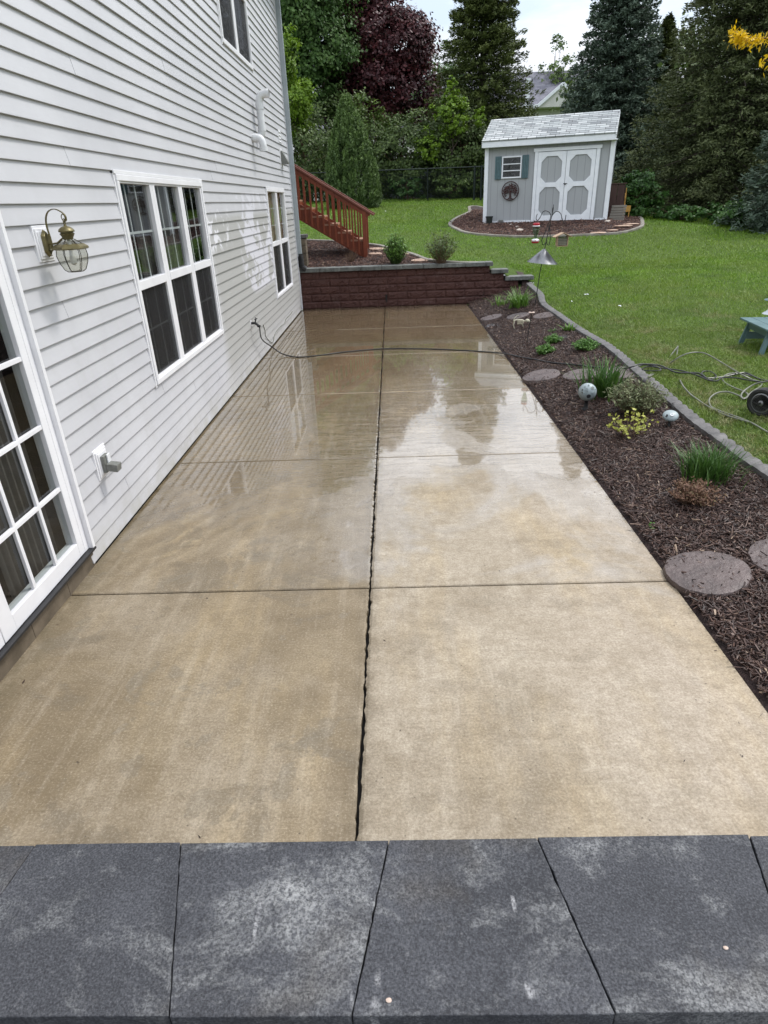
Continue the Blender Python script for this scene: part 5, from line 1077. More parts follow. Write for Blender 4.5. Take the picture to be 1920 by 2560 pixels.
    V, F = leafquads(P, sphdir(r, n)+np.array([0, -.6, .3]), T, .085, .024); npmesh('foliage', V, F, 'yellowtree', t, o, v=r.random(n))
trees()

# neighbour houses beyond the trees
def neighbours():
    D = 58; o = at_dist(1335, D); t = empty('neighbour_house', tuple(o), 'neighbour house with steep dark grey roof behind the spruces', 'house'); x0, y0 = o[0], o[1]; z = elz(262, 1330, D)
    zr_ = elz(152, 1360, D); q = tuple(o); MB().box(x0-9, x0+7, y0, y0+9, o[2]-.5, z).build('wall', 'farwall', t, q)
    MB().add([(x0-9.4, y0-.5, z-.1), (x0+7.4, y0-.5, z-.1), (x0+5, y0+4.5, zr_), (x0-7, y0+4.5, zr_), (x0-9.4, y0+9.5, z-.1), (x0+7.4, y0+9.5, z-.1)], [(0, 1, 2, 3), (1, 5, 2), (5, 4, 3, 2), (4, 0, 3), (0, 4, 5, 1)]).build('roof', 'farroof', t, q)
    MB().box(x0-9.5, x0+7.5, y0-.62, y0-.5, z-.35, z-.05).build('gutter', 'white', t, q)
    gx, gz0, gz1 = x0+1.4, z-.3, elz(232, 1378, D); MB().prism([(-1.9, 0), (1.9, 0), (0, gz1-gz0+.35)], lambda a, b: (gx+a, y0-.9, gz0+b), lambda a, b: (gx+a, y0+2, gz0+b)).build('gable', 'farwall', t, q)
    for s in (-1, 1): MB().bar((gx+s*2.05, y0-.95, gz0-.1), (gx, y0-.95, gz1+.45), .25, .2, up=(0, 0, 1)).build('gable_board', 'white', t, q)
    MB().box(x0-1.35, x0-1.0, y0-.75, y0-.6, z-.5, z+1.6).build('downspout', 'white', t, q)
    D = 70; o = at_dist(1000, D); q = tuple(o); t = empty('neighbour_house', q, 'pale grey roofed house barely showing through the purple maple', 'house'); x0, y0 = o[0], o[1]; z = elz(330, 1000, D); zr_ = elz(205, 1000, D)
    MB().box(x0-10, x0+6.5, y0, y0+8, o[2]-.5, z).build('wall', 'farwall', t, q); MB().add([(x0-10.5, y0-.5, z), (x0+7, y0-.5, z), (x0+6.6, y0+4, zr_), (x0-10, y0+4, zr_), (x0-10.5, y0+8.5, z), (x0+7, y0+8.5, z)], [(0, 1, 2, 3), (1, 5, 2), (5, 4, 3, 2), (4, 0, 3)]).build('roof', 'farroof', t, q)
neighbours()

def fences():
    # chain link
    y = 29.6; zt0 = lambda x: float(g(x, y))+1.20
    t = empty('chain_link_fence', (0, y, 1.9), 'dark green chain link fence along the back of the lawn left of the shed', 'fence'); o = (0, y, 1.9)
    mb = MB(); mb.tube([(-9, y, zt0(-2)), (8.0, y, zt0(2.0))], .024, 8); mb.build('top_rail', 'fence', t, o)
    for px, r_ in ((700, .03), (915.6, .03), (1069, .032), (1186, .05), (1203, .05)):
        p = atY(px, 460, y); MB().tube([(p[0], y, float(g(p[0], y))-.2), (p[0], y, zt0(0)+.04)], r_, 8).build('post', 'fence', t, o)
    mb = MB(); s = .085; w = .0035; z0 = 1.86; hh = 1.2
    for k in range(int(17/s)+14):
        x = -9+k*s-hh
        for sg in (0, 1):
            a = (x, y, z0) if sg == 0 else (x+hh, y, z0); b = (x+hh, y, z0+hh) if sg == 0 else (x, y, z0+hh)
            mb.bar(a, b, .0042, .0042, up=(0, 1, 0))
    mb.build('mesh', 'fence', t, o)
    y2 = 34.5; t = empty('vinyl_fence', (2, y2, 1.9), 'white vinyl privacy fence panels showing behind the chain link', 'fence'); o = (2, y2, 1.9)
    mb = MB(); a = atY(985, 405, y2); zt = a[2]
    for k in range(46): x = -.5+k*.185; mb.box(x+.003, x+.182, y2, y2+.03, 1.7, zt-.06)
    mb.build('panel', 'vinyl', t, o); mb = MB(); mb.box(-.5, 8, y2-.02, y2+.05, zt-.07, zt+.02).box(-.5, 8, y2-.02, y2+.05, 1.75, 1.88); mb.build('rail', 'vinyl', t, o)
    for k in range(5): x = -.5+k*2.1; MB().box(x, x+.12, y2-.05, y2+.07, 1.6, zt+.10).build('post', 'vinyl', t, o, bevel=.01)
fences()

# ---- bed plants
def strap(name, label, px, py, n, L, w, mat, seed, lean=(.2, 1.1), cat='plant', spread=.05, group=None, ws=1, seg=5):
    b = G(px, py, .012); r = rnd(seed); P = np.array(b)+np.stack([r.normal(0, spread, n), r.normal(0, spread, n), np.full(n, -.01)], 1); az = r.uniform(0, 2*PI, n)
    d = P[:, :2]-b[:2]; az = np.where(r.random(n) < .6, np.arctan2(d[:, 1], d[:, 0])+r.normal(0, .5, n), az)
    V, F = blades(P, L*r.uniform(.55, 1.1, n), w*r.uniform(.7, 1.2, n), r.uniform(lean[0], lean[1], n), az, .8, seg); v = np.tile(np.clip(r.normal(.5, .2, n), 0, 1), seg)
    return tag(npmesh(name, V, F, mat, org=tuple(b), v=v), label, cat, group)
def shoots(name, label, px, py, nst, hgt, rad, nleaf, ls, lw, mat, seed, stem='twig', up=.5, cat='plant', flat=1.0, stemr=.003, group=None):
    b = G(px, py, .012); r = rnd(seed); t = empty(name, tuple(b), label, cat, group); mb = MB(); C = []; T = []
    for i in range(nst):
        a = r.uniform(0, 2*PI); q = rad*r.random()**.5; tip = np.array(b)+np.array([q*math.cos(a), q*math.sin(a), hgt*(1-flat*.45*(q/rad)**2)*r.uniform(.75, 1.08)]); s = np.array(b)+np.array([r.normal(0, rad*.12), r.normal(0, rad*.12), -.01]); m = (s+tip)/2+np.array([(tip-b)[0]*.18, (tip-b)[1]*.18, 0])
        mb.tube([s, m, tip], [stemr, stemr*.8, stemr*.4], 4, False)
        for j in range(nleaf): u = r.uniform(.35, 1.05); p = s+(tip-s)*u+r.normal(0, ls*.35, 3); C.append(p); T.append(unit(tip-s)*up+r.normal(0, .6, 3))
    C = np.array(C); T = np.array(T); n = len(C); V, F = leafquads(C, unit(np.array([0, -.25, 1.])+r.normal(0, .55, (n, 3))), unit(T), ls*r.uniform(.6, 1.3, n), lw*r.uniform(.7, 1.3, n))
    npmesh('foliage', V, F, mat, t, tuple(b), v=np.clip(r.normal(.5, .22, n), 0, 1)); mb.build('stem', stem, t, tuple(b)); return t
def plants():
    strap('daylily', 'bright green daylily clump at the retaining wall end of the bed', 1297, 768, 130, .42, .022, 'hosta', 81, (.3, 1.2), spread=.08)
    strap('daylily', 'small yellowish green strap leaf clump left of the larger daylily', 1256, 761, 60, .24, .016, 'hosta', 82, (.4, 1.3), spread=.10)
    strap('iris', 'dark green iris clump behind the moon ornament', 1508, 990, 170, .44, .024, 'iris', 83, (.15, .9), spread=.085)
    strap('iris', 'dense dark green iris clump nearest the right edge of the photo', 1765, 1192, 420, .27, .011, 'iris', 84, (.15, .85), spread=.075)
    shoots('sedum', 'round green sedum mound furthest from the hose, left of the dark hollow', 1382, 860, 120, .13, .125, 9, .028, .016, 'sedum', 85, 'sedum', .8)
    shoots('sedum', 'green sedum mound touching the black hose', 1361, 886, 130, .13, .14, 9, .028, .016, 'sedum', 86, 'sedum', .8)
    shoots('sedum', 'largest green sedum mound near the edging', 1463, 877, 170, .15, .175, 9, .028, .016, 'sedum', 87, 'sedum', .8)
    strap('hosta', 'small pale hosta sprout behind the dark hollow', 1424, 828, 34, .16, .035, 'hosta', 88, (.3, 1.1), spread=.05, seg=4)
    shoots('shrub', 'twiggy grey green shrub between the iris and the small disc ornament', 1588, 1036, 190, .34, .27, 15, .042, .013, 'greyleaf', 89, 'twig', .6, 'shrub', stemr=.0025)
    shoots('yellow_shrub', 'sparse shrub with bright yellow leaves low in the mulch', 1577, 1092, 20, .23, .25, 8, .036, .026, 'yellowleaf', 90, 'twig', .1, 'shrub', flat=.6, stemr=.0035)
    shoots('russet_shrub', 'small reddish brown shrub in front of the nearest iris clump', 1732, 1258, 130, .17, .19, 10, .026, .010, 'brownleaf', 91, 'twig', .5, 'shrub', stemr=.002)
    shoots('seedling', 'tiny green seedling in the mulch near the patio edge', 1628, 1321, 4, .025, .015, 4, .022, .016, 'sedum', 92, 'sedum', .3)
    shoots('seedling', 'small faint green sprout in the mulch left of the hosta', 1382, 832, 10, .07, .08, 5, .024, .01, 'sedum', 93, 'sedum', .3)
    # upper bed
    shoots('peony', 'dense green clump of upright stems above the retaining wall', 991, 662, 120, .62, .27, 10, .055, .030, 'hosta', 94, 'shrubg', .4, stemr=.007)
    shoots('shrub', 'loose yellow green shrub above the right part of the retaining wall', 1102, 660, 110, .64, .38, 13, .055, .022, 'lilac', 95, 'twig', .5, 'shrub', stemr=.003)
    shoots('bare_shrub', 'small bare reddish twiggy bush in front of the red stairs', 880, 655, 60, .26, .17, 3, .02, .006, 'brownleaf', 96, 'twig', .5, 'shrub', stemr=.003)
    # hollow in the mulch
    p = G(1420, 847, .0); mb = MB().lathe([(.0, .004), (.10, .006), (.15, .02)], (0, 0, 0), 18); k = mb.build('mulch_hollow', 'gap', smooth=True); k.location = tuple(p+np.array([0, 0, .012])); k.scale = (1.1, .7, 1); tag(k, kind='structure')
plants()

def flatstone(px, py, r_, lab, seed, grp, squash=1.0, z=.02, mat='stone'):
    p = G(px, py, .03); rs = rnd(seed); mb = MB(); n = 40; ra = [r_*(1+.025*math.sin(3*a+seed)+rs.normal(0, .010)) for a in np.linspace(0, 2*PI, n, False)]; V = []
    rings = [(1.0, -.03), (1.01, .012), (.975, .026), (.9, .029)]+[(q, .029+0) for q in (.75, .6, .45, .3, .15)]
    for q, zz in rings:
        for k in range(n): a = 2*PI*k/n; V.append((ra[k]*q*math.cos(a), ra[k]*q*math.sin(a)*squash, zz+rs.normal(0, .0016)))
    F = [(i*n+k, i*n+(k+1) % n, (i+1)*n+(k+1) % n, (i+1)*n+k) for i in range(len(rings)-1) for k in range(n)]+[tuple((len(rings)-1)*n+k for k in range(n))]
    o = mb.add(V, F).build('stepping_stone', mat, smooth=True); e = .3; sx = float(g(p[0]+e, p[1])-g(p[0]-e, p[1]))/(2*e); sy = float(g(p[0], p[1]+e)-g(p[0], p[1]-e))/(2*e)
    o.location = (p[0], p[1], p[2]-.016); o.rotation_euler = (math.atan(sy), -math.atan(sx), 0); tag(o, lab, 'stepping stone', grp); return o
GS = 'round stepping stones in the bed'
for a in ((1229, 794, .20, 'round stepping stone of the far row, nearest the patio', 1), (1294.5, 790.5, .20, 'middle round stepping stone of the far row', 2), (1362, 789, .20, 'orange tinted round stepping stone of the far row beside the edging', 3),
          (1354, 939, .225, 'round stepping stone beside the wet patio corner, middle row', 4), (1452, 937, .20, 'stepping stone half hidden behind the iris, middle row', 5), (1548, 933, .22, 'stepping stone under the hose at the edging, middle row', 6),
          (1768.8, 1431, .225, 'large wet round stepping stone nearest the patio at lower right', 7), (1985, 1397, .225, 'stepping stone cut by the right edge of the photo', 8)): flatstone(a[0], a[1], a[2], a[3], a[4], GS)
for i, (px, py, r_, lab) in enumerate(((942, 622, .20, 'tan flagstone beside the foot of the red stairs'), (1010, 634, .22, 'tan flagstone behind the green stem clump'), (938, 634, .16, 'narrow tan flagstone nearer the stair post'), (1055, 650, .24, 'tan flagstone behind the loose shrub above the wall'))):
    o = flatstone(px, py, r_, lab, 20+i, 'flagstones in the upper bed', .7, mat='stone_tan')
def puddles():
    for px, py, r_, sq, sd_ in ((1242, 811, .24, .5, 5),):
        p = G(px, py, .02); rs = rnd(sd_); n = 36; V = [(0, 0, .004)]; F = []
        for j, q in enumerate((.5, 1)):
            for k in range(n): a = 2*PI*k/n; rr = r_*q*(1+.22*math.sin(2*a+sd_)+.07*math.sin(3*a+1)+rs.normal(0, .03)*q); V.append((rr*math.cos(a), rr*math.sin(a)*sq, .004+(-.03 if j else 0)))
        F = [(0, 1+k, 1+(k+1) % n) for k in range(n)]+[(1+k, 1+n+k, 1+n+(k+1) % n, 1+(k+1) % n) for k in range(n)]
        o = MB().add(V, F).build('puddle', 'mud', smooth=True); o.location = (p[0], p[1], p[2]+.004); tag(o, kind='structure')
puddles()

# ---- ornaments
def ornaments():
    # moon globe on a stake
    p = G(1463, 1027, .012); t = empty('moon_ornament', tuple(p), 'pale cratered globe on a short dark stand in the mulch bed', 'ornament'); D = np.linalg.norm(p-np.array([0, 0, H])); r_ = 20.5/FPX*D; zc = p[2]+r_*1.0+.125-.02
    q = tuple(p); c = (p[0], p[1], zc); ds = unit(np.array([0, 0, H])-np.array(c)); mb = MB().sph(c, r_, 28, 18); mb.build('globe', 'moon', t, q, smooth=True)
    rgt, up = np.array([RGT[0], RGT[1], 0]), np.cross(ds, RGT); up = -up if up[2] < 0 else up
    def onball(a, b): v = ds*math.sqrt(max(0, 1-a*a-b*b))+rgt*a+up*b; return unit(v)
    for i, (a, b, s) in enumerate(((-.62, .28, .15), (-.1, .30, .16), (.48, .38, .20), (.1, .72, .09), (.52, -.12, .10), (-.65, -.05, .14), (.02, .06, .06), (-.35, -.25, .13), (.7, .2, .07), (-.3, .62, .08))):
        n_ = Vector(onball(a, b)); m = n_.to_track_quat('Z', 'Y').to_matrix().to_4x4(); k = np.array(c)+np.array(n_)*r_*math.cos(s)*1.0
        MB().lathe([(s*r_*.72, .0005), (s*r_*.85, .005), (s*r_, .004), (s*r_*1.12, -.002)], tuple(k), 14, m).build('crater_rim', 'moon', t, q, smooth=True)
        if i in (0, 2, 5): MB().lathe([(0, .0035), (s*r_*.66, .0015)], tuple(k), 14, m).build('crater_floor', 'vent', t, q)
    n_ = Vector(onball(.16, -.48)); m = n_.to_track_quat('Z', 'Y').to_matrix().to_4x4(); MB().lathe([(0, .004), (.22*r_, .003), (.235*r_, -.004)], tuple(np.array(c)+np.array(n_)*r_*.975), 16, m).build('dark_spot', 'moondark', t, q)
    MB().lathe([(.034, -.02), (.036, .02), (.022, .035), (.018, .07), (.020, .10), (.04, .125)], q, 14).build('stand', 'iron', t, q, smooth=True)
    # small disc on a stake
    p = G(1671, 1068, .012); q = tuple(p); t = empty('disc_ornament', q, 'small pale domed disc on a dark stake right of the twiggy shrub', 'ornament'); D = np.linalg.norm(p-np.array([0, 0, H])); w = 17/FPX*D; zc = p[2]+.105
    m = Matrix.Translation((p[0], p[1], zc)) @ Matrix.Rotation(R(22), 4, 'X') @ Matrix.Rotation(R(-8), 4, 'Y'); mb = MB().sph((0, 0, 0), w, 22, 12, (1, 1, .52)); mb.v = [tuple(m @ Vector(a)) for a in mb.v]; mb.build('disc', 'moon', t, q, smooth=True)
    m2 = m @ Matrix.Translation((.0, -.025, w*.49)) ; MB().lathe([(.010, -.001), (.012, .003), (.016, .003), (.018, -.002)], (0, 0, 0), 14, m2).build('ring', 'pvc', t, q, smooth=True)
    m2 = m @ Matrix.Translation((-w*.62, -.02, w*.38)) @ Matrix.Rotation(R(-38), 4, 'Y'); MB().lathe([(0, .003), (.014, .001)], (0, 0, 0), 12, m2).build('dark_spot', 'moondark', t, q)
    MB().lathe([(.026, -.01), (.024, .01), (.013, .03), (.012, .075), (.02, .09)], q, 12).build('stand', 'iron', t, q, smooth=True)
    # flower stake
    p = G(1315, 862, .01); tp = atY(1329, 782, p[1]); q = tuple(p); t = empty('flower_stake', q, 'thin black garden stake with a small pinkish flower head', 'ornament'); MB().tube([p-np.array([0, 0, .05]), p+(tp-p)*.45+np.array([.004, 0, 0]), tp], .006, 6).build('stake', 'iron', t, q)
    mb = MB()
    for k in range(7): a = 2*PI*k/7; mb.sph((tp[0]+.030*math.cos(a), tp[1]+.030*math.sin(a), tp[2]+.006), .018, 8, 5, (1, 1, .4))
    mb.build('petals', 'pebble', t, q, smooth=True); MB().sph((tp[0], tp[1], tp[2]+.004), .022, 10, 6, (1, 1, .7)).build('flower_centre', 'rust', t, q, smooth=True)
    # skeleton animal ornament
    p = G(1298, 822, .012); q = tuple(p); t = empty('skeleton_ornament', q, 'small cream skeleton animal figure in the mulch below the far stepping stones', 'ornament'); x, y, z = p
    mb = MB(); mb.tube([(x-.10, y, z+.13), (x-.04, y, z+.145), (x+.04, y, z+.135), (x+.09, y, z+.11)], [.010, .011, .011, .009], 8); mb.tube([(x-.10, y, z+.13), (x-.085, y, z+.17), (x-.045, y, z+.205), (x-.02, y, z+.215)], [.007, .006, .005, .004], 6)
    for sx, sy in ((-.085, .025), (-.085, -.025), (.06, .025), (.06, -.025)): mb.tube([(x+sx, y+sy*.5, z+.13), (x+sx-.012, y+sy, z+.07), (x+sx+.008, y+sy, z-.005)], [.009, .005, .006], 6)
    mb.build('bones', 'bone', t, q, smooth=True); mb = MB()
    for k in range(5): xx = x-.03+k*.020; mb.tube([(xx, y+.0, z+.142), (xx, y+.032, z+.12), (xx, y+.026, z+.08), (xx, y, z+.07), (xx, y-.026, z+.08), (xx, y-.032, z+.12), (xx, y, z+.142)], .0042, 5, False)
    mb.build('ribs', 'bone', t, q, smooth=True); mb = MB().sph((x+.12, y-.01, z+.125), .032, 12, 8, (1.15, .8, .85)); mb.sph((x+.155, y-.01, z+.110), .017, 8, 6, (1.3, .8, .8)); mb.build('skull', 'bone', t, q, smooth=True)
ornaments()

# ---- shepherd hook with baffle and feeders
def hook():
    b = G(1334.5, 768, .01); Y = b[1]; A = lambda x, y: atY(x, y, Y); q = tuple(b)
    t = empty('shepherd_hook', q, 'tall leaning black double shepherd hook with a metal cone baffle', 'hook'); top = A(1381, 532); base = b-np.array([0, 0, .2])
    mb = MB(); mb.tube([base, A(1350, 680), A(1364, 610), top], [.0075, .0075, .0075, .0065], 8); mb.build('pole', 'iron', t, q, smooth=True)
    fin = A(1384, 511); ax = unit(fin-top); mb = MB(); mb.tube([top, top+ax*.03, top+ax*.06, top+ax*.09, fin], [.006, .011, .013, .006, .004], 8); mb.build('finial', 'iron', t, q, smooth=True)
    s = 6.9125; Z = lambda x, y: A(1280+x/s, 480+y/s)
    for P in (((520, 870), (515, 830), (560, 720), (640, 520), (668, 420), (650, 360), (590, 325), (535, 345), (490, 430), (450, 488), (420, 475), (420, 430), (437, 380)),
              ((655, 850), (662, 780), (650, 640), (672, 480), (700, 395), (745, 345), (800, 338), (845, 385), (868, 470), (890, 512), (918, 480), (933, 395))):
        C = catmull([Z(*k) for k in P], 5); MB().tube(C, .0062, 7).build('hook_arm', 'iron', t, q, smooth=True)
    mb = MB().tube(catmull([Z(520, 870), Z(540, 912), Z(580, 880), Z(600, 830)], 5), .006, 7); mb.tube(catmull([Z(655, 850), Z(640, 915), Z(610, 905), Z(596, 860)], 5), .006, 7); mb.build('scroll', 'iron', t, q, smooth=True)
    ap = A(1361, 622); l = A(1317.6, 652.5); r_ = A(1392.5, 661.5); c = (l+r_)/2; axd = unit(ap-c); rr = np.linalg.norm(r_-l)/2*1.0; hh = np.linalg.norm(ap-c); m = Vector(axd).to_track_quat('Z', 'Y').to_matrix().to_4x4()
    MB().lathe([(rr, 0), (rr*.985, .004), (.022, hh*.98), (.012, hh), (.014, hh-.004), (rr*.97, -.001), (rr, 0)], tuple(c), 40, m).build('baffle', 'steel', t, q, smooth=True)
    # hummingbird feeder
    c = Z(440, 490); bt = A(1341, 608); o = (c[0]-.012, Y, bt[2]); t = empty('hummingbird_feeder', o, 'glass hummingbird feeder with red cap hanging from the left hook arm', 'feeder'); Ht = A(1343, 557)[2]-bt[2]; k = Ht/.36
    MB().tube([(c[0], Y, c[2]-.004), (o[0], Y, bt[2]+Ht)], .0022, 5).build('wire', 'iron', t, o)
    L = lambda pr: [(r_*k, z*k) for r_, z in pr]
    MB().lathe(L([(.062, .315), (.064, .345), (.052, .36), (0, .362)]), o, 24).build('cap', 'redplastic', t, o, smooth=True)
    MB().lathe(L([(.069, .296), (.071, .305), (.064, .315)]), o, 24).build('collar', 'pvc', t, o, smooth=True)
    MB().lathe(L([(.020, .075), (.023, .10), (.034, .14), (.052, .20), (.064, .26), (.068, .296)]), o, 24).build('bottle', 'nectar', t, o, smooth=True)
    MB().lathe(L([(0, .105), (.020, .105), (.032, .145), (.050, .205), (.058, .24), (0, .24)]), o, 20).build('nectar', 'clear', t, o, smooth=True)
    MB().lathe(L([(.066, .03), (.078, .04), (.076, .058), (.045, .078), (.020, .082)]), o, 24).build('feeding_dish', 'pvc', t, o, smooth=True)
    MB().lathe(L([(0, .0), (.052, .002), (.070, .014), (.074, .034), (.066, .038)]), o, 24).build('dish_base', 'redplastic', t, o, smooth=True)
    for a in range(6): u = 2*PI*a/6+.3; MB().sph((o[0]+.072*k*math.cos(u), o[1]+.072*k*math.sin(u), o[2]+.052*k), .011*k, 8, 6).build('feeding_port', 'redplastic', t, o, smooth=True)
    # suet feeder
    c = Z(890, 512); rt = A(1407, 581); bo = A(1404, 613.8); o = (rt[0]-.002, Y, bo[2]); t = empty('suet_feeder', o, 'small cedar roofed suet cage feeder hanging from the right hook arm', 'feeder'); hh = rt[2]-bo[2]; w = .088
    MB().tube([(c[0], Y, c[2]), (o[0], Y, rt[2])], .0018, 5).build('chain', 'iron', t, o)
    for s_ in (-1, 1): MB().bar((o[0], Y, rt[2]-.004), (o[0]+s_*.148, Y+.0, rt[2]-.070), .20, .012, up=(0, 0, 1)).build('roof', 'cedar', t, o, bevel=.002)
    zb, zt = bo[2], rt[2]-.062; mb = MB()
    for s_ in (-1, 1): mb.box(o[0]+s_*w-.008, o[0]+s_*w+.008, Y-.05, Y+.05, zb, zt+.02)
    mb.box(o[0]-w, o[0]+w, Y-.05, Y+.05, zb-.012, zb); mb.build('frame', 'cedar', t, o, bevel=.001); mb = MB()
    for yy in (Y-.045, Y+.045):
        for i in range(9): xx = o[0]-w+.012+i*(2*w-.024)/8; mb.tube([(xx, yy, zb), (xx, yy, zt)], .0026, 4, False)
        for i in range(6): zz = zb+.01+i*(zt-zb-.02)/5; mb.tube([(o[0]-w, yy, zz), (o[0]+w, yy, zz)], .0026, 4, False)
    mb.build('wire_cage', 'iron', t, o); MB().box(o[0]-w+.015, o[0]+w-.015, Y-.035, Y+.035, zb+.004, zb+(zt-zb)*.86).build('suet_cake', 'bone', t, o, bevel=.004)
hook()

# ---- side table, pedestal, pressure washer
def table():
    Y = 8.02; p1 = G(1849.6, 860, .0); p2 = G(1901, 888, .0); tl = atY(1855, 795, p1[1]+.03); d = (p2-p1); d[2] = 0; dl = unit(d); nrm = np.array([-dl[1], dl[0], 0]); nrm = nrm if nrm[0] > 0 else -nrm
    z0 = float(g(p1[0], p1[1])); zt = tl[2]; L = np.linalg.norm(d)+.0; o = (p1[0], p1[1], z0); t = empty('side_table', o, 'pale teal wooden garden table on the lawn at the right edge', 'table')
    P = lambda a, b, z: tuple(p1*np.array([1, 1, 0])+dl*a+nrm*b+np.array([0, 0, z])); W = .62
    for a, b in ((.0, 0), (L, 0), (0, W), (L, W)):
        gz = float(g(*P(a, b, 0)[:2])); ins = .06 if b == 0 else -.06; ia = 0; MB().bar(P(a+ia, b, gz-.01), P(a+ia+(.03 if a == 0 else -.03), b+ins, zt-.03), .055, .035, up=tuple(dl)).build('leg', 'tealwood', t, o, bevel=.004)
    MB().bar(P(-.02, .05, zt-.075), P(L+.02, .05, zt-.075), .022, .08).build('apron', 'tealwood', t, o, bevel=.003); MB().bar(P(-.02, W-.05, zt-.075), P(L+.02, W-.05, zt-.075), .022, .08).build('apron', 'tealwood', t, o, bevel=.003)
    MB().bar(P(.03, .03, zt-.20), P(.03, W-.03, zt-.20), .022, .085).build('stretcher', 'tealwood', t, o, bevel=.003)
    k = 5; Lt = L+.16
    for i in range(k): b0 = -.035+(W+.07)*i/k; bb = b0+(W+.07)/k-.006; MB().bar(P(-.08, (b0+bb)/2, zt-.012), P(L+.08, (b0+bb)/2, zt-.012), bb-b0, .022).build('slat', 'tealwood', t, o, bevel=.003)
    c = atY(1931, 790, p1[1]+.25); c = np.array([c[0], c[1], zt+.0]); q = tuple(c); t = empty('white_pedestal', q, 'white curved pedestal with a blue grey disc and white knob standing on the teal table', 'ornament')
    hh = atY(1925, 752, c[1])[2]-zt; MB().lathe([(.125, 0), (.12, .006), (.085, .03), (.05, hh*.45), (.04, hh*.7), (.055, hh*.97)], q, 24).build('pedestal', 'white', t, q, smooth=True)
    MB().lathe([(0, hh*.97), (.125, hh*.97+.004), (.135, hh*.97+.014), (.12, hh*.97+.022), (0, hh*.97+.024)], q, 24).build('disc', 'tealwood', t, q, smooth=True); MB().sph((c[0], c[1], zt+hh+.055), .065, 16, 10, (1.4, 1.2, .65)).build('knob', 'white', t, q, smooth=True)
table()
def washer():
    p = G(1897, 1040, .0); r_ = .128; Y = p[1]; ax = unit(np.array([.84, .54, 0.])); c = np.array([p[0]+.02, Y+.02, p[2]+r_-.012]); q = (c[0], c[1], p[2])
    t = empty('pressure_washer', q, 'blue pressure washer with black wheel cut by the right edge of the photo', 'pressure washer')
    m = Vector(ax).to_track_quat('Z', 'Y').to_matrix().to_4x4()
    for k in (0, .46):
        cc = tuple(c+ax*k); MB().lathe([(r_*.66, -.036), (r_*.80, -.046), (r_*.93, -.042), (r_, -.024), (r_*1.005, 0), (r_, .024), (r_*.93, .042), (r_*.80, .046), (r_*.66, .036), (r_*.66, -.036)], cc, 40, m).build('tyre', 'tyre', t, q, smooth=True)
        MB().lathe([(r_*.67, -.036), (r_*.60, -.040), (r_*.56, -.012), (r_*.30, -.006), (r_*.18, -.02), (r_*.17, -.04), (r_*.08, -.046), (0, -.046)], cc, 32, m).build('rim', 'alu', t, q, smooth=True); MB().lathe([(r_*.07, -.046), (r_*.07, -.062), (0, -.064)], cc, 14, m).build('hub_cap', 'iron', t, q, smooth=True)
    u = np.array([0, 0, 1.]); f = np.cross(u, ax); 
    MB().tube([c, c+ax*.46], .012, 8).build('axle', 'iron', t, q)
    for k in (.16, .40): 
        a = c+ax*k; MB().tube(catmull([a-f*.35+u*.0, a-f*.1+u*.06, a+u*.10+f*.02, a-f*.02+u*.35, a-f*.10+u*.75], 6), .016, 8).build('frame', 'blue', t, q, smooth=True)
    MB().tube([c+ax*.16-f*.10+u*.75, c+ax*.40-f*.10+u*.75], .016, 8).build('handle', 'blue', t, q)
    e = c+ax*.32+u*.22-f*.16; mm = Matrix.Translation(tuple(e)) @ Matrix(((ax[0], f[0], 0, 0), (ax[1], f[1], 0, 0), (0, 0, 1, 0), (0, 0, 0, 1)))
    MB().box(-.13, .15, -.14, .16, -.10, .08, mm).build('engine', 'iron', t, q, bevel=.02); MB().box(-.12, .14, -.12, .14, .085, .16, mm).build('fuel_tank', 'blue', t, q, bevel=.03); MB().lathe([(.09, 0), (.09, .06), (.0, .075)], tuple(e+u*.16), 20).build('recoil_cover', 'blackrub', t, q, smooth=True)
washer()

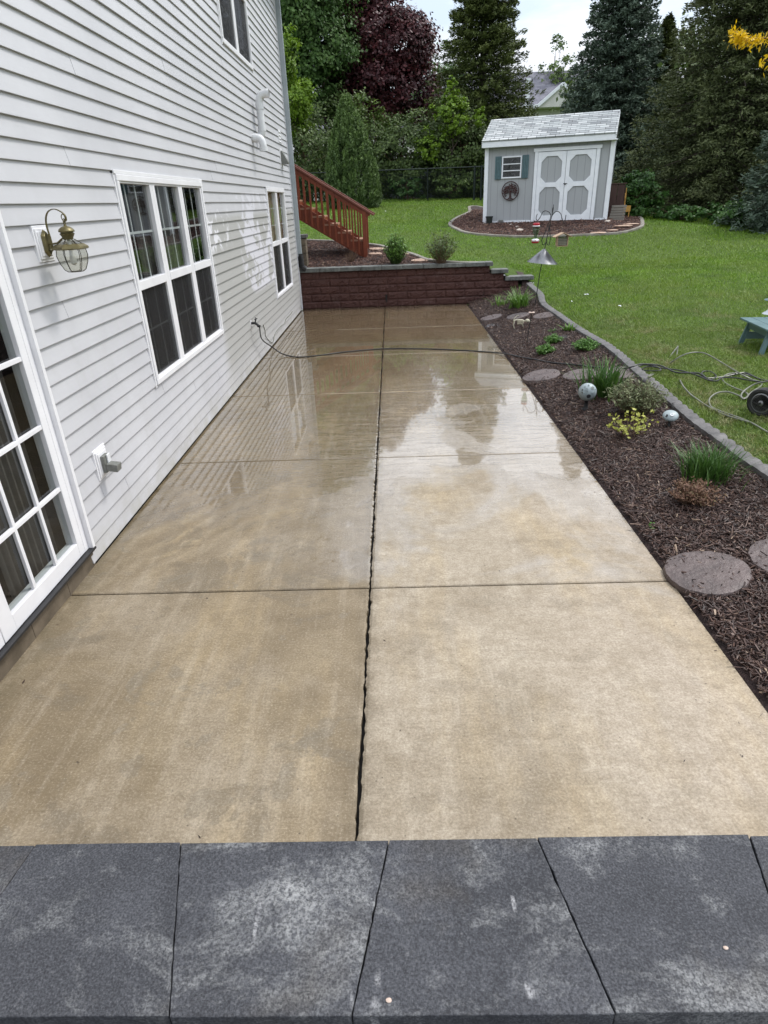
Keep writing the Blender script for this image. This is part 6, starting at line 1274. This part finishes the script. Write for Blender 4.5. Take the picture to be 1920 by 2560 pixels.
def hoses():
    r_ = .0085
    def onp(x, y): a = onz(x, y, r_+.002); return a
    zx = lambda x, y: (1480+x/3.7705, 700+y/3.7705)
    P = [atX(628, 819, XW+.13), atX(650, 842, XW+.36)+np.array([0, 0, 0]), ]; P = [np.array([XW+.125, 8.57, .53]), onz(655, 848, .33), onz(681, 868, .14), onz(707, 885, .03), onp(745, 892.5), onp(800, 888), onp(860, 880), onp(957, 872), onp(1060, 872), onp(1160, 876), onp(1235, 881)]
    for x, y in ((1265, 884.5), (1300, 892), (1340, 899), (1385, 907), (1432, 911), (1490, 918), (1558, 921)): P.append(G(x, y, .045))
    for x, y, dz in ((1580, 917, .10), (1600, 910.5, .10), (1640, 912, .045), (1664, 919, .045), (1692, 931, .045), (1745, 933, .045), (1766, 945, .045), (1778, 950, .03), (1790, 940, .03), (1776, 929, .03), (1756, 930, .03), (1760, 945, .03), (1803, 943, .02), (1851, 933, .03), (1870, 934, .03), (1904, 949, .03), (1960, 955, .03)): P.append(G(x, y, dz))
    C = catmull(P, 8); o = tuple(P[0]); tag(MB().tube(C, r_, 8).build('garden_hose', 'hose_black', org=o, smooth=True), 'black rubber hose from the wall tap across the wet patio and bed to the lawn', 'hose')
    P = [G(x, y, .045) for x, y in ((1600, 925), (1596, 917), (1612, 912), (1640, 916), (1652, 925), (1628, 927), (1604, 924), (1622, 916), (1660, 921), (1700, 926), (1740, 937), (1770, 950), (1792, 952), (1806, 944), (1842, 945), (1880, 952), (1915, 955))]
    tag(MB().tube(catmull(P, 8), .007, 7).build('garden_hose', 'blackrub', org=tuple(P[0]), smooth=True), 'thin tangled black hose bunched on the grass beside the edging', 'hose')
    g0 = G(1622, 941, .09)
    def A(x, y, dY=0, gz=None): 
        return atY(x, y, g0[1]+dY)
    P = [atY(1695, 950, g0[1]-.15)] ; 
    # grey pressure hose: kinked loop standing up, then coils towards the washer
    P = [G(*zx(1480, 1340), .02), G(*zx(1250, 1270), .02), G(*zx(1090, 1190), .02), G(*zx(1000, 1130), .03), G(*zx(920, 1070), .05), atY(*zx(850, 980), 7.0)*0+G(*zx(850, 985), .08)]
    top = atY(*zx(812, 622), 7.55); a1 = atY(*zx(795, 770), 7.35); a0 = atY(*zx(808, 880), 7.1); b1 = atY(*zx(700, 760), 7.4); kink = G(*zx(532, 912), .10)
    P += [a0, a1, atY(*zx(802, 680), 7.5), top]
    tag(MB().tube(catmull(P, 6), .0075, 8).build('pressure_hose', 'hose_grey', org=tuple(P[0]), smooth=True), 'grey pressure hose length rising from the grass to a sharp kink', 'hose')
    P = [top, b1, atY(*zx(610, 840), 7.25), kink, atY(*zx(640, 850), 7.1), atY(*zx(800, 740), 7.1), atY(*zx(900, 693), 7.1), atY(*zx(1000, 682), 7.1), atY(*zx(1090, 702), 7.0), atY(*zx(1250, 795), 6.9), G(*zx(1400, 885), .06), G(*zx(1500, 935), .03), G(*zx(1590, 965), .03), G(*zx(1590, 1000), .02), G(*zx(1500, 1060), .02), G(*zx(1440, 1115), .02), G(*zx(1405, 1090), .03), G(*zx(1440, 1040), .05), G(*zx(1540, 980), .09), G(*zx(1680, 950), .14)]
    tag(MB().tube(catmull(P, 8), .0075, 8).build('pressure_hose', 'hose_grey', org=tuple(P[0]), smooth=True), 'grey pressure hose arching from the kink over the lawn to the washer', 'hose')
    P = [G(*zx(1560, 925), .02), G(*zx(1400, 880), .02), G(*zx(1290, 885), .03), G(*zx(1232, 920), .03), G(*zx(1250, 965), .02), G(*zx(1340, 1015), .02), G(*zx(1440, 1055), .03), G(*zx(1472, 1090), .03), G(*zx(1430, 1122), .03), G(*zx(1385, 1090), .04), G(*zx(1280, 1055), .05), G(*zx(1180, 1065), .05), G(*zx(1108, 1120), .03), G(*zx(1120, 1190), .02), G(*zx(1200, 1232), .02), G(*zx(1350, 1285), .02), G(*zx(1500, 1345), .02), G(*zx(1660, 1435), .02), G(*zx(1800, 1500), .02)]
    tag(MB().tube(catmull(P, 8), .0075, 8).build('pressure_hose', 'hose_grey', org=tuple(P[0]), smooth=True), 'grey pressure hose coiled in flat loops on the lawn by the wheel', 'hose')
hoses()

def petals():
    r = rnd(99); pts = [(1467, 735), (1548, 763), (1549, 765), (1550, 764), (963, 527), (872, 596), (1466, 736), (1467, 736), (964, 528), (1430, 752)]
    C = np.array([G(x, y, .055) for x, y in pts]); C = np.repeat(C, 2, 0)+r.normal(0, .015, (20, 3))*np.array([1, 1, .2]); V, F = leafquads(C, unit(np.array([0, -.4, 1.])+r.normal(0, .3, (20, 3))), sphdir(r, 20), .026, .018)
    tag(npmesh('fallen_petals', V, F, 'white', v=r.random(20)), 'white petals and scraps scattered over the lawn', 'petals', kind='stuff')
petals()
def litter():
    r = rnd(123); n = 150; x = r.uniform(XL+.1, XR-.03, n); y = r.uniform(.95, 13, n); x[:60] = XR-.02-np.abs(r.normal(0, .10, 60)); x[60:90] = XL+.04+np.abs(r.normal(0, .06, 30)); C = np.stack([x, y, np.full(n, .003)], 1); az = r.uniform(0, 2*PI, n); T = np.stack([np.cos(az), np.sin(az), np.zeros(n)], 1)
    V, F = leafquads(C, unit(np.array([0, 0, 1.])+r.normal(0, .12, (n, 3))), T, .016*r.lognormal(0, .5, n), .0045*r.lognormal(0, .3, n)); tag(npmesh('bark_litter', V, F, 'chip', v=r.random(n)*.6), 'stray bits of bark and twig lying on the concrete patio', 'litter', kind='stuff')
litter()
